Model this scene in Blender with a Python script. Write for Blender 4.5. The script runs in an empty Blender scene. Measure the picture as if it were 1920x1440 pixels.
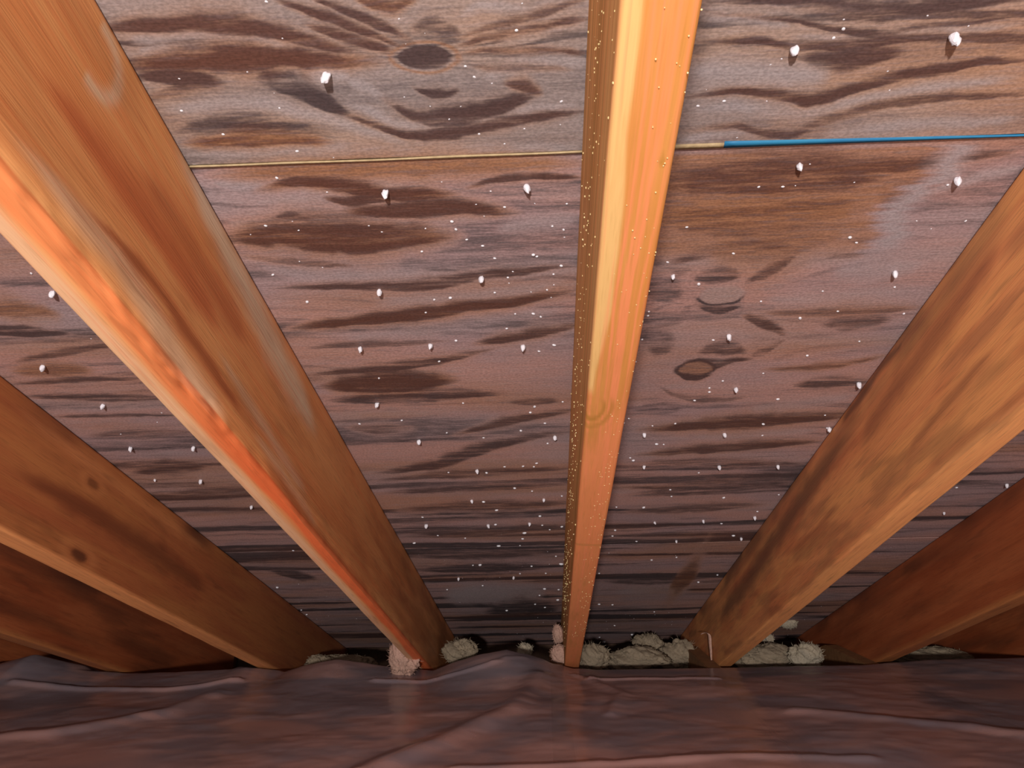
import bpy, bmesh, math, random
import numpy as np
from mathutils import Matrix, Vector

SC = bpy.context.scene
COL = SC.collection

# ------------------------------------------------------------------ camera, light, exposure
CAM_H = 0.685                       # lens height above the attic floor (m)
ROOF_H = 0.52                       # lens to sheathing, measured square to the roof
SLOPE = math.atan(4 / 12)           # roof pitch 4:12
RAFTER_D, RAFTER_W = 0.184, 0.0385

cd = bpy.data.cameras.new('camera'); cam = bpy.data.objects.new('camera', cd); COL.objects.link(cam)
cd.sensor_width = 36.0; cd.lens = 36.0 * 1550 / 1920; cd.clip_start = 0.02
cam.matrix_world = Matrix(((0.9990095, 0.0281721, 0.0344433, 0.0),
                           (0.0383777, -0.1537582, -0.9873629, 0.0),
                           (-0.0225201, 0.9877068, -0.1546871, CAM_H),
                           (0, 0, 0, 1)))
SC.camera = cam

w = bpy.data.worlds.new('attic_dark'); SC.world = w; w.use_nodes = True
w.node_tree.nodes['Background'].inputs[0].default_value = (0.62, 0.55, 0.58, 1)
w.node_tree.nodes['Background'].inputs[1].default_value = 0.05

def lamp(name, loc, energy, size, col):
    l = bpy.data.lights.new(name, 'POINT'); l.energy = energy; l.shadow_soft_size = size; l.color = col
    o = bpy.data.objects.new(name, l); COL.objects.link(o); o.location = loc
    return o
lamp('phone_flash', (0.015, -0.02, CAM_H + 0.03), 1.3, 0.012, (1.0, 0.96, 0.97))
lamp('added_fill_lamp', (-0.11, -1.50, CAM_H + 0.08), 325.0, 0.05, (1.0, 0.94, 0.92))  # added fill lamp behind the camera, lifts the dark eave

SC.view_settings.view_transform = 'Standard'; SC.view_settings.look = 'None'
SC.view_settings.exposure = 0.0; SC.view_settings.gamma = 1.0
SC.view_settings.use_curve_mapping = False
SC.cycles.max_bounces = 3; SC.cycles.diffuse_bounces = 2; SC.cycles.glossy_bounces = 2; SC.cycles.transparent_max_bounces = 6

# ------------------------------------------------------------------ helpers
cs, sn = math.cos(SLOPE), math.sin(SLOPE)
# roof frame: x along the eave, y down the slope, z square to the roof (outwards); origin at the lens foot point
ROOF = Matrix(((1, 0, 0, 0), (0, cs, sn, 0), (0, -sn, cs, CAM_H), (0, 0, 0, 1)))
rng = random.Random(7)

def tag(o, label=None, cat=None, group=None, kind=None):
    if label: o['label'] = label
    if cat: o['category'] = cat
    if group: o['group'] = group
    if kind: o['kind'] = kind
    return o

def link(name, me, mat=None, parent=None):
    o = bpy.data.objects.new(name, me); COL.objects.link(o)
    if mat is not None and me is not None and not me.materials: me.materials.append(mat)
    if parent: o.parent = parent
    return o

def mesh_np(name, verts, quads, smooth=False):
    me = bpy.data.meshes.new(name)
    V = np.asarray(verts, np.float32); Q = np.asarray(quads, np.int32)
    me.vertices.add(len(V)); me.vertices.foreach_set('co', V.ravel())
    me.loops.add(Q.size); me.loops.foreach_set('vertex_index', Q.ravel())
    me.polygons.add(len(Q)); me.polygons.foreach_set('loop_start', np.arange(0, Q.size, Q.shape[1], dtype=np.int32))
    me.polygons.foreach_set('loop_total', np.full(len(Q), Q.shape[1], np.int32))
    if smooth: me.polygons.foreach_set('use_smooth', np.ones(len(Q), bool))
    me.update(calc_edges=True)
    return me

def set_attr(me, name, rgb):
    a = me.attributes.new(name, 'FLOAT_COLOR', 'POINT')
    c = np.ones((len(me.vertices), 4), np.float32); c[:, :rgb.shape[1]] = rgb
    a.data.foreach_set('color', c.ravel())

_tab = np.random.RandomState(11).rand(512, 512)
def vnoise(x, y, seed=0):
    x = np.asarray(x, float) + seed * 17.31; y = np.asarray(y, float) + seed * 9.77
    xi = np.floor(x).astype(int); yi = np.floor(y).astype(int)
    fx = x - xi; fy = y - yi; fx = fx * fx * (3 - 2 * fx); fy = fy * fy * (3 - 2 * fy)
    a = _tab[xi % 512, yi % 512]; b = _tab[(xi + 1) % 512, yi % 512]
    c = _tab[xi % 512, (yi + 1) % 512]; d = _tab[(xi + 1) % 512, (yi + 1) % 512]
    return (a * (1 - fx) + b * fx) * (1 - fy) + (c * (1 - fx) + d * fx) * fy
def fbm(x, y, seed=0, n=4):
    s = 0; a = .5; t = 0
    for i in range(n):
        s = s + a * vnoise(x * 2 ** i, y * 2 ** i, seed + i * 3); t += a; a *= .5
    return s / t
def sstep(a, b, x):
    x = np.clip((x - a) / (b - a), 0, 1); return x * x * (3 - 2 * x)

class NT:
    def __init__(s, name, rough=.6, spec=.3):
        s.m = bpy.data.materials.new(name); s.m.use_nodes = True
        s.n = s.m.node_tree.nodes; s.l = s.m.node_tree.links
        s.b = s.n['Principled BSDF']; s.out = s.n['Material Output']
        s.b.inputs['Roughness'].default_value = rough; s.b.inputs['Specular IOR Level'].default_value = spec
    def put(s, sock, v):
        if isinstance(v, bpy.types.NodeSocket): s.l.new(v, sock)
        elif isinstance(v, (tuple, list)) and len(v) == 3 and sock.type == 'RGBA': sock.default_value = (*v, 1)
        else: sock.default_value = v
    def mix(s, f, a, b, mode='MIX'):
        q = s.n.new('ShaderNodeMix'); q.data_type = 'RGBA'; q.blend_type = mode
        s.put(q.inputs[0], f); s.put(q.inputs[6], a); s.put(q.inputs[7], b); return q.outputs[2]
    def math(s, op, a, b=0.0, clamp=False):
        q = s.n.new('ShaderNodeMath'); q.operation = op; q.use_clamp = clamp
        s.put(q.inputs[0], a); s.put(q.inputs[1], b); return q.outputs[0]
    def coords(s, scale, off=(0, 0, 0)):
        t = s.n.new('ShaderNodeTexCoord'); q = s.n.new('ShaderNodeMapping')
        s.l.new(t.outputs['Object'], q.inputs[0]); q.inputs['Scale'].default_value = scale; q.inputs['Location'].default_value = off
        return q.outputs[0]
    def noise(s, vec, scale=1., detail=3., dist=0., rough=.55):
        q = s.n.new('ShaderNodeTexNoise'); s.l.new(vec, q.inputs['Vector'])
        q.inputs['Scale'].default_value = scale; q.inputs['Detail'].default_value = detail
        q.inputs['Distortion'].default_value = dist; q.inputs['Roughness'].default_value = rough
        return q.outputs['Fac']
    def remap(s, v, a, b, c=0., d=1.):
        q = s.n.new('ShaderNodeMapRange'); q.interpolation_type = 'SMOOTHSTEP'
        s.put(q.inputs[0], v)
        for i, k in enumerate((a, b, c, d)): q.inputs[i + 1].default_value = k
        return q.outputs[0]
    def attr(s, name):
        q = s.n.new('ShaderNodeAttribute'); q.attribute_name = name
        r = s.n.new('ShaderNodeSeparateColor'); s.l.new(q.outputs['Color'], r.inputs[0])
        return r.outputs[0], r.outputs[1], r.outputs[2]
    def bump(s, h, strength, dist):
        q = s.n.new('ShaderNodeBump'); q.inputs['Strength'].default_value = strength; q.inputs['Distance'].default_value = dist
        s.l.new(h, q.inputs['Height']); s.l.new(q.outputs[0], s.b.inputs['Normal'])
    def done(s, col):
        s.put(s.b.inputs['Base Color'], col); return s.m

# measured figure of the plywood veneer, in metres on the roof plane:
# STREAKS (darkness, rust, x[], t[], half width[]), BLOOMS (strength, x[], t[], half width[])
STREAKS = [
(0.8,0.7,[-0.3343, -0.3111, -0.2735, -0.2401, -0.2082, -0.1782, -0.1448, -0.1214],[0.41, 0.4079, 0.4089, 0.4083, 0.4132, 0.4242, 0.4371, 0.4434],[0.0083, 0.0082, 0.0082, 0.0082, 0.0083, 0.0085, 0.0088, 0.009]),
(0.9,0.85,[-0.3326, -0.3146, -0.2751, -0.2329, -0.1907, -0.1475, -0.1062],[0.4479, 0.4457, 0.4451, 0.4447, 0.4433, 0.4491, 0.4513],[0.0102, 0.0102, 0.0101, 0.0101, 0.01, 0.0102, 0.0102]),
(0.5,0.1,[-0.284, -0.27, -0.2338, -0.2001],[0.4335, 0.4327, 0.4286, 0.4294],[0.0039, 0.0039, 0.0039, 0.0039]),
(0.85,0.5,[-0.3172, -0.3, -0.274, -0.2402],[0.4513, 0.4559, 0.4605, 0.4682],[0.0077, 0.0078, 0.0079, 0.0081]),
(0.7,0.5,[-0.3293, -0.3087, -0.2781, -0.2424],[0.4775, 0.4757, 0.4706, 0.4681],[0.0044, 0.0044, 0.0043, 0.0043]),
(0.95,0.15,[-0.2238, -0.2119, -0.1882, -0.1666, -0.1472],[0.4641, 0.4675, 0.4753, 0.4935, 0.5069],[0.0117, 0.0118, 0.012, 0.0126, 0.013]),
(0.9,0.5,[-0.1746, -0.1595, -0.1398, -0.1149, -0.0926, -0.069, -0.0224, 0.0183, 0.0537],[0.4901, 0.5015, 0.5151, 0.5295, 0.5351, 0.5319, 0.5207, 0.5132, 0.5079],[0.0063, 0.0064, 0.0067, 0.0069, 0.007, 0.0069, 0.0067, 0.0066, 0.0065]),
(0.75,0.2,[-0.321, -0.2722, -0.2262, -0.1902, -0.1624],[0.5198, 0.5137, 0.5136, 0.5211, 0.5346],[0.0105, 0.0103, 0.0103, 0.0105, 0.0108]),
(0.6,1.0,[-0.3119, -0.2597, -0.2128, -0.1679],[0.5318, 0.5307, 0.5307, 0.5382],[0.0083, 0.0082, 0.0082, 0.0083]),
(0.95,0.4,[-0.1268, -0.1159, -0.1024, -0.0875, -0.0566, -0.0259, 0.0009, 0.0105],[0.4824, 0.495, 0.508, 0.5142, 0.5122, 0.502, 0.4897, 0.4851],[0.0094, 0.0098, 0.0101, 0.0102, 0.0102, 0.0099, 0.0096, 0.0094]),
(0.6,0.6,[-0.0245, -0.0054, 0.0104],[0.4756, 0.4804, 0.4862],[0.0054, 0.0055, 0.0056]),
(0.8,0.3,[-0.0981, -0.0897, -0.0803, -0.0684, -0.0565],[0.4745, 0.4821, 0.486, 0.4855, 0.4794],[0.0054, 0.0055, 0.0056, 0.0056, 0.0055]),
(0.8,0.6,[-0.1874, -0.1776, -0.1461, -0.1178, -0.0941],[0.3885, 0.3943, 0.4085, 0.4249, 0.4407],[0.0043, 0.0043, 0.0045, 0.0047, 0.0049]),
(0.8,0.5,[-0.1637, -0.1433, -0.1192, -0.0997, -0.0853],[0.3863, 0.3969, 0.4117, 0.4248, 0.4362],[0.0042, 0.0044, 0.0046, 0.0047, 0.0049]),
(0.55,0.8,[-0.1326, -0.1163, -0.0979, -0.0774],[0.3836, 0.3974, 0.4028, 0.395],[0.0042, 0.0044, 0.0044, 0.0043]),
(0.75,0.6,[-0.1704, -0.1419, -0.1198, -0.1007],[0.4104, 0.4246, 0.4355, 0.4429],[0.0059, 0.0062, 0.0063, 0.0065]),
(0.55,0.5,[-0.0629, -0.0376, -0.0134, 0.018, 0.0486],[0.4364, 0.4252, 0.418, 0.4096, 0.4005],[0.0034, 0.0033, 0.0032, 0.0031, 0.0031]),
(0.65,0.6,[-0.0614, -0.0382, -0.0138, 0.0181, 0.0493],[0.4414, 0.4328, 0.4278, 0.4214, 0.4157],[0.004, 0.0039, 0.0038, 0.0037, 0.0037]),
(0.75,0.6,[-0.0598, -0.039, -0.0092, 0.0181, 0.0509],[0.445, 0.4426, 0.4441, 0.4455, 0.4492],[0.0025, 0.0025, 0.0025, 0.0025, 0.0025]),
(0.5,0.4,[-0.0524, -0.0278, 0.0015, 0.0349],[0.454, 0.4595, 0.4599, 0.4653],[0.0031, 0.0031, 0.0031, 0.0032]),
(0.6,0.3,[-0.0939, -0.0769, -0.0577, -0.0466],[0.4261, 0.4199, 0.4256, 0.4358],[0.0057, 0.0056, 0.0057, 0.0058]),
(0.35,0.1,[-0.0814, -0.0469, -0.0002, 0.0507],[0.5389, 0.544, 0.5433, 0.5415],[0.0045, 0.0045, 0.0045, 0.0045]),
(0.75,0.35,[0.1177, 0.13, 0.1765, 0.2207, 0.2579, 0.2952, 0.3578, 0.3836],[0.4057, 0.4108, 0.4131, 0.4208, 0.4281, 0.4245, 0.4197, 0.4183],[0.0066, 0.0067, 0.0068, 0.0069, 0.007, 0.0069, 0.0068, 0.0068]),
(0.7,0.4,[0.1193, 0.1315, 0.1791, 0.2206, 0.2489, 0.2699, 0.2877, 0.3253, 0.3657, 0.3922],[0.4161, 0.4199, 0.4292, 0.4374, 0.4446, 0.4476, 0.4423, 0.4381, 0.4355, 0.4345],[0.0027, 0.0028, 0.0028, 0.0029, 0.0029, 0.003, 0.0029, 0.0029, 0.0029, 0.0028]),
(0.8,0.5,[0.1152, 0.131, 0.1767, 0.2057, 0.2394, 0.267, 0.2913, 0.3176, 0.3746, 0.4029],[0.4426, 0.4454, 0.4482, 0.4562, 0.4564, 0.4544, 0.4517, 0.4506, 0.4535, 0.4545],[0.0044, 0.0045, 0.0045, 0.0046, 0.0046, 0.0045, 0.0045, 0.0045, 0.0045, 0.0045]),
(0.7,0.25,[0.201, 0.2268, 0.2572, 0.2951],[0.4651, 0.469, 0.47, 0.4648],[0.0094, 0.0095, 0.0095, 0.0093]),
(0.85,0.6,[0.1144, 0.1317, 0.1657, 0.1958, 0.2271, 0.2475, 0.2657, 0.2981, 0.3313, 0.3562, 0.3864, 0.415],[0.4996, 0.4988, 0.4955, 0.501, 0.5112, 0.5065, 0.4962, 0.487, 0.4833, 0.4767, 0.4772, 0.4772],[0.0057, 0.0057, 0.0057, 0.0057, 0.0059, 0.0058, 0.0056, 0.0055, 0.0054, 0.0053, 0.0053, 0.0053]),
(0.6,0.5,[0.1169, 0.1305, 0.1733, 0.1983, 0.2225, 0.2419, 0.2747, 0.3018, 0.3431, 0.403, 0.4329],[0.5368, 0.5362, 0.5341, 0.5449, 0.5506, 0.5378, 0.5237, 0.5169, 0.5115, 0.5107, 0.5105],[0.0057, 0.0057, 0.0056, 0.0058, 0.0058, 0.0057, 0.0055, 0.0054, 0.0053, 0.0052, 0.0052]),
(0.3,1.0,[-0.3041, -0.2543, -0.1949, -0.0976, -0.0008, 0.0569],[0.5732, 0.5724, 0.5706, 0.5716, 0.5727, 0.5737],[0.0141, 0.014, 0.0139, 0.0139, 0.0139, 0.0138]),
(0.85,0.9,[-0.268, -0.2457, -0.2191, -0.1805, -0.1331, -0.0625],[0.5988, 0.5925, 0.5873, 0.5931, 0.6092, 0.6131],[0.0097, 0.0095, 0.0094, 0.0095, 0.0099, 0.0099]),
(0.8,0.7,[-0.2048, -0.1809, -0.1596, -0.1339],[0.6099, 0.6174, 0.6139, 0.6138],[0.0069, 0.007, 0.0069, 0.0069]),
(0.7,0.6,[-0.0721, -0.0359, 0.0037, 0.0529],[0.608, 0.5935, 0.5899, 0.5933],[0.0045, 0.0044, 0.0043, 0.0044]),
(0.75,0.8,[-0.1995, -0.1318, -0.0743, -0.0386, -0.0101],[0.6307, 0.632, 0.6296, 0.6372, 0.6403],[0.0104, 0.0104, 0.0103, 0.0105, 0.0105]),
(0.6,0.3,[-0.2598, -0.2404, -0.2132],[0.6389, 0.6358, 0.6431],[0.0057, 0.0057, 0.0057]),
(0.9,0.9,[-0.3297, -0.2631, -0.2208, -0.1661, -0.111, -0.0679],[0.6694, 0.6677, 0.6736, 0.674, 0.6709, 0.6733],[0.0227, 0.0226, 0.0228, 0.0228, 0.0226, 0.0226]),
(0.5,0.5,[-0.3167, -0.253, -0.1869],[0.6957, 0.7107, 0.7222],[0.0064, 0.0066, 0.0068]),
(0.75,0.5,[-0.3032, -0.2665, -0.2182, -0.1591, -0.1093, -0.0668, -0.02, 0.0188, 0.0589],[0.7616, 0.7594, 0.758, 0.7614, 0.759, 0.7459, 0.7415, 0.7338, 0.7341],[0.0095, 0.0094, 0.0094, 0.0094, 0.0093, 0.0091, 0.009, 0.0088, 0.0088]),
(0.8,0.85,[-0.3176, -0.2767, -0.2363, -0.1814, -0.1167, -0.0845, -0.0322, 0.0086, 0.0607],[0.8501, 0.8438, 0.8375, 0.8286, 0.8194, 0.8108, 0.807, 0.7903, 0.7771],[0.0124, 0.0122, 0.0121, 0.0119, 0.0116, 0.0114, 0.0113, 0.011, 0.0107]),
(0.5,0.3,[-0.3036, -0.2479, -0.1541, -0.1069],[0.8941, 0.888, 0.8896, 0.8858],[0.0067, 0.0066, 0.0066, 0.0065]),
(0.7,0.5,[-0.3231, -0.2639, -0.1916, -0.1285, -0.0831, -0.0411],[0.965, 0.958, 0.9519, 0.9382, 0.9197, 0.9003],[0.0105, 0.0104, 0.0103, 0.01, 0.0097, 0.0094]),
(0.7,0.6,[-0.0878, -0.025, 0.0365, 0.0638],[0.8962, 0.8815, 0.8585, 0.8514],[0.0107, 0.0104, 0.0099, 0.0098]),
(0.85,0.8,[-0.3097, -0.2585, -0.1991, -0.1547, -0.1034],[0.9971, 0.9987, 0.996, 0.9924, 0.9892],[0.0269, 0.0269, 0.0268, 0.0266, 0.0264]),
(0.75,0.2,[-0.3136, -0.2373, -0.1836, -0.1072, -0.0364],[1.0418, 1.0414, 1.038, 1.0293, 1.0304],[0.017, 0.0169, 0.0168, 0.0165, 0.0165]),
(0.5,0.5,[-0.0528, -0.011, 0.0347],[1.0598, 1.0642, 1.0601],[0.0104, 0.0104, 0.0104]),
(0.6,0.5,[-0.1463, -0.1175, -0.0605, -0.012, 0.066],[1.177, 1.1625, 1.1306, 1.111, 1.0867],[0.0144, 0.0141, 0.0134, 0.013, 0.0126]),
(0.7,0.3,[-0.3019, -0.2346, -0.1745, -0.1261, -0.0651, -0.0076, 0.0687],[1.3273, 1.3117, 1.2913, 1.2545, 1.214, 1.1839, 1.1604],[0.0226, 0.0221, 0.0215, 0.0205, 0.0194, 0.0186, 0.018]),
(0.5,0.3,[-0.3034, -0.2574, -0.1832],[1.1307, 1.1455, 1.1423],[0.0155, 0.0158, 0.0157]),
(0.6,0.3,[-0.3184, -0.2028, -0.0625, 0.0746],[1.3626, 1.3468, 1.3333, 1.3201],[0.0157, 0.0154, 0.0151, 0.0148]),
(0.6,0.3,[-0.3119, -0.1634, -0.0373, 0.0774],[1.4266, 1.4142, 1.4089, 1.3976],[0.017, 0.0167, 0.0165, 0.0163]),
(0.55,0.4,[-0.3116, -0.1635, -0.0203, 0.0811],[1.5333, 1.5119, 1.5158, 1.4983],[0.0256, 0.0249, 0.0249, 0.0244]),
(0.6,0.2,[-0.3145, -0.1696, -0.0232, 0.0865],[1.6727, 1.6833, 1.6571, 1.6471],[0.026, 0.0262, 0.0254, 0.0251]),
(0.8,0.2,[-0.6885, -0.6489, -0.6008, -0.5586],[0.8282, 0.8281, 0.8359, 0.8435],[0.0121, 0.012, 0.0122, 0.0123]),
(0.6,0.5,[-0.6855, -0.6594, -0.591, -0.5088],[0.9117, 0.9033, 0.8837, 0.8645],[0.0084, 0.0082, 0.008, 0.0077]),
(0.6,0.4,[-0.7256, -0.6953, -0.6184, -0.5081],[0.9667, 0.9655, 0.9592, 0.9567],[0.0076, 0.0076, 0.0075, 0.0075]),
(0.65,0.3,[-0.7298, -0.711, -0.6318, -0.5053],[0.999, 1.0018, 1.0101, 1.0213],[0.0113, 0.0113, 0.0114, 0.0116]),
(0.55,0.2,[-0.7301, -0.6358, -0.51],[1.0674, 1.0696, 1.0721],[0.0053, 0.0054, 0.0054]),
(0.7,0.1,[-0.7073, -0.6482, -0.5518],[1.2924, 1.2839, 1.2709],[0.0291, 0.0288, 0.0282]),
(0.4,0.9,[-0.6487, -0.5965, -0.5538],[0.7861, 0.7833, 0.7974],[0.0178, 0.0177, 0.0182]),
(0.4,0.8,[-0.699, -0.6394, -0.5818],[0.9345, 0.9306, 0.9297],[0.0174, 0.0172, 0.0172]),
(0.5,0.2,[-0.7091, -0.6174, -0.5012],[1.1345, 1.1344, 1.1338],[0.0118, 0.0118, 0.0117]),
(0.5,0.2,[-0.6979, -0.5968, -0.478],[1.3998, 1.3927, 1.3869],[0.0166, 0.0164, 0.0163]),
(0.6,0.9,[0.0982, 0.1477, 0.2216, 0.2951, 0.3513],[0.606, 0.605, 0.6053, 0.6056, 0.6],[0.0298, 0.0297, 0.0296, 0.0296, 0.0291]),
(0.45,1.0,[0.1023, 0.1553, 0.2335, 0.2915, 0.3375],[0.649, 0.656, 0.6562, 0.6594, 0.6578],[0.0452, 0.0458, 0.0457, 0.0459, 0.0456]),
(0.6,0.5,[0.1924, 0.2147, 0.2714, 0.3303, 0.4056, 0.4522],[0.583, 0.5822, 0.5915, 0.5954, 0.5821, 0.5726],[0.0098, 0.0098, 0.01, 0.0101, 0.0097, 0.0095]),
(0.35,0.9,[0.1639, 0.2282, 0.2908, 0.3316],[0.7133, 0.7032, 0.6933, 0.6868],[0.0375, 0.0367, 0.0358, 0.0353]),
(0.55,0.5,[0.128, 0.1656, 0.2188, 0.2514, 0.2816],[0.74, 0.7247, 0.7109, 0.709, 0.7153],[0.0119, 0.0115, 0.0112, 0.0111, 0.0112]),
(0.6,0.3,[0.2268, 0.2514, 0.2693, 0.2808],[0.7782, 0.757, 0.7363, 0.7162],[0.0128, 0.0122, 0.0117, 0.0113]),
(0.6,0.1,[0.1655, 0.1952, 0.2291],[0.7622, 0.766, 0.7607],[0.0134, 0.0135, 0.0134]),
(0.5,0.0,[0.1086, 0.1331, 0.1701],[0.7799, 0.7866, 0.7942],[0.0214, 0.0217, 0.022]),
(0.8,0.2,[0.1792, 0.1965, 0.2159, 0.2331, 0.2404],[0.8147, 0.8271, 0.8317, 0.8246, 0.8092],[0.008, 0.0082, 0.0082, 0.0081, 0.0079]),
(0.65,0.5,[0.2364, 0.2622, 0.294, 0.3091],[0.8411, 0.8594, 0.8862, 0.9],[0.0108, 0.0111, 0.0116, 0.0119]),
(0.5,0.4,[0.2675, 0.291, 0.3098],[0.9463, 0.9296, 0.9026],[0.01, 0.0097, 0.0093]),
(0.65,0.1,[0.1966, 0.2221, 0.2535, 0.2686],[0.9309, 0.9214, 0.9274, 0.9352],[0.014, 0.0138, 0.0139, 0.0141]),
(0.8,0.4,[0.1762, 0.19, 0.207, 0.2335, 0.2553, 0.282],[0.9727, 0.956, 0.9541, 0.9673, 0.9542, 0.95],[0.009, 0.0088, 0.0087, 0.0089, 0.0087, 0.0086]),
(0.8,0.4,[0.177, 0.196, 0.2146, 0.2342],[0.9788, 0.9982, 1.0025, 0.9913],[0.0091, 0.0094, 0.0094, 0.0093]),
(0.5,0.2,[0.1547, 0.185, 0.2175, 0.2637, 0.2956, 0.3016],[1.0145, 1.0524, 1.0698, 1.0744, 1.0644, 1.0235],[0.008, 0.0085, 0.0087, 0.0088, 0.0086, 0.0081]),
(0.5,0.0,[0.1168, 0.1457, 0.1743],[0.8732, 0.9008, 0.9158],[0.0305, 0.032, 0.0328]),
(0.5,0.6,[0.2509, 0.2965, 0.3466, 0.457],[0.8361, 0.8446, 0.8452, 0.8422],[0.0095, 0.0096, 0.0096, 0.0095]),
(0.55,0.3,[0.3351, 0.3733, 0.428],[0.871, 0.8708, 0.8643],[0.0176, 0.0176, 0.0173]),
(0.5,0.7,[0.2891, 0.3454, 0.3997, 0.459],[0.9826, 0.983, 0.9774, 0.9494],[0.0076, 0.0076, 0.0075, 0.0072]),
(0.6,0.3,[0.3438, 0.4013, 0.4588],[1.0326, 1.0297, 1.0284],[0.0148, 0.0147, 0.0146]),
(0.7,0.7,[0.1347, 0.2154, 0.3215, 0.4498, 0.4954],[1.1707, 1.1639, 1.1569, 1.1402, 1.1356],[0.0202, 0.02, 0.0197, 0.0192, 0.019]),
(0.7,0.6,[0.1429, 0.2287, 0.3126, 0.4616],[1.27, 1.2597, 1.2474, 1.2332],[0.0162, 0.0159, 0.0156, 0.0153]),
(0.6,0.3,[0.137, 0.2352, 0.3449, 0.4723],[1.3072, 1.3066, 1.3211, 1.3296],[0.0145, 0.0145, 0.0147, 0.0148]),
(0.6,0.2,[0.1485, 0.2554, 0.3689, 0.4806],[1.4585, 1.4515, 1.4368, 1.4252],[0.0262, 0.0259, 0.0254, 0.025]),
(0.55,0.3,[0.1358, 0.2702, 0.4408],[1.5652, 1.5585, 1.5389],[0.023, 0.0227, 0.0222]),
(0.5,0.0,[0.129, 0.1672, 0.2147],[1.1015, 1.0948, 1.1032],[0.0183, 0.0181, 0.0183]),
(0.6,0.2,[-0.3335, -0.1494, 0.0458],[1.8563, 1.857, 1.8631],[0.0267, 0.0266, 0.0267]),
(0.7,0.1,[-0.34, -0.1582, 0.0472],[1.9746, 1.969, 1.9655],[0.0396, 0.0393, 0.039]),
(0.8,0.1,[-0.1977, -0.07, 0.0535],[2.475, 2.4278, 2.4243],[0.1035, 0.0998, 0.0994]),
(0.7,0.1,[-0.6717, -0.6092, -0.5637],[1.9483, 2.0043, 2.0344],[0.0487, 0.0511, 0.0524]),
(0.6,0.1,[0.131, 0.3077, 0.4235],[2.1177, 2.1209, 2.087],[0.0445, 0.0445, 0.0431]),
(0.6,0.9,[0.3195, 0.3435, 0.3805],[2.161, 2.1349, 2.1104],[0.1268, 0.124, 0.1214]),  # brown stain with a rafter's shadow painted into it
]
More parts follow.
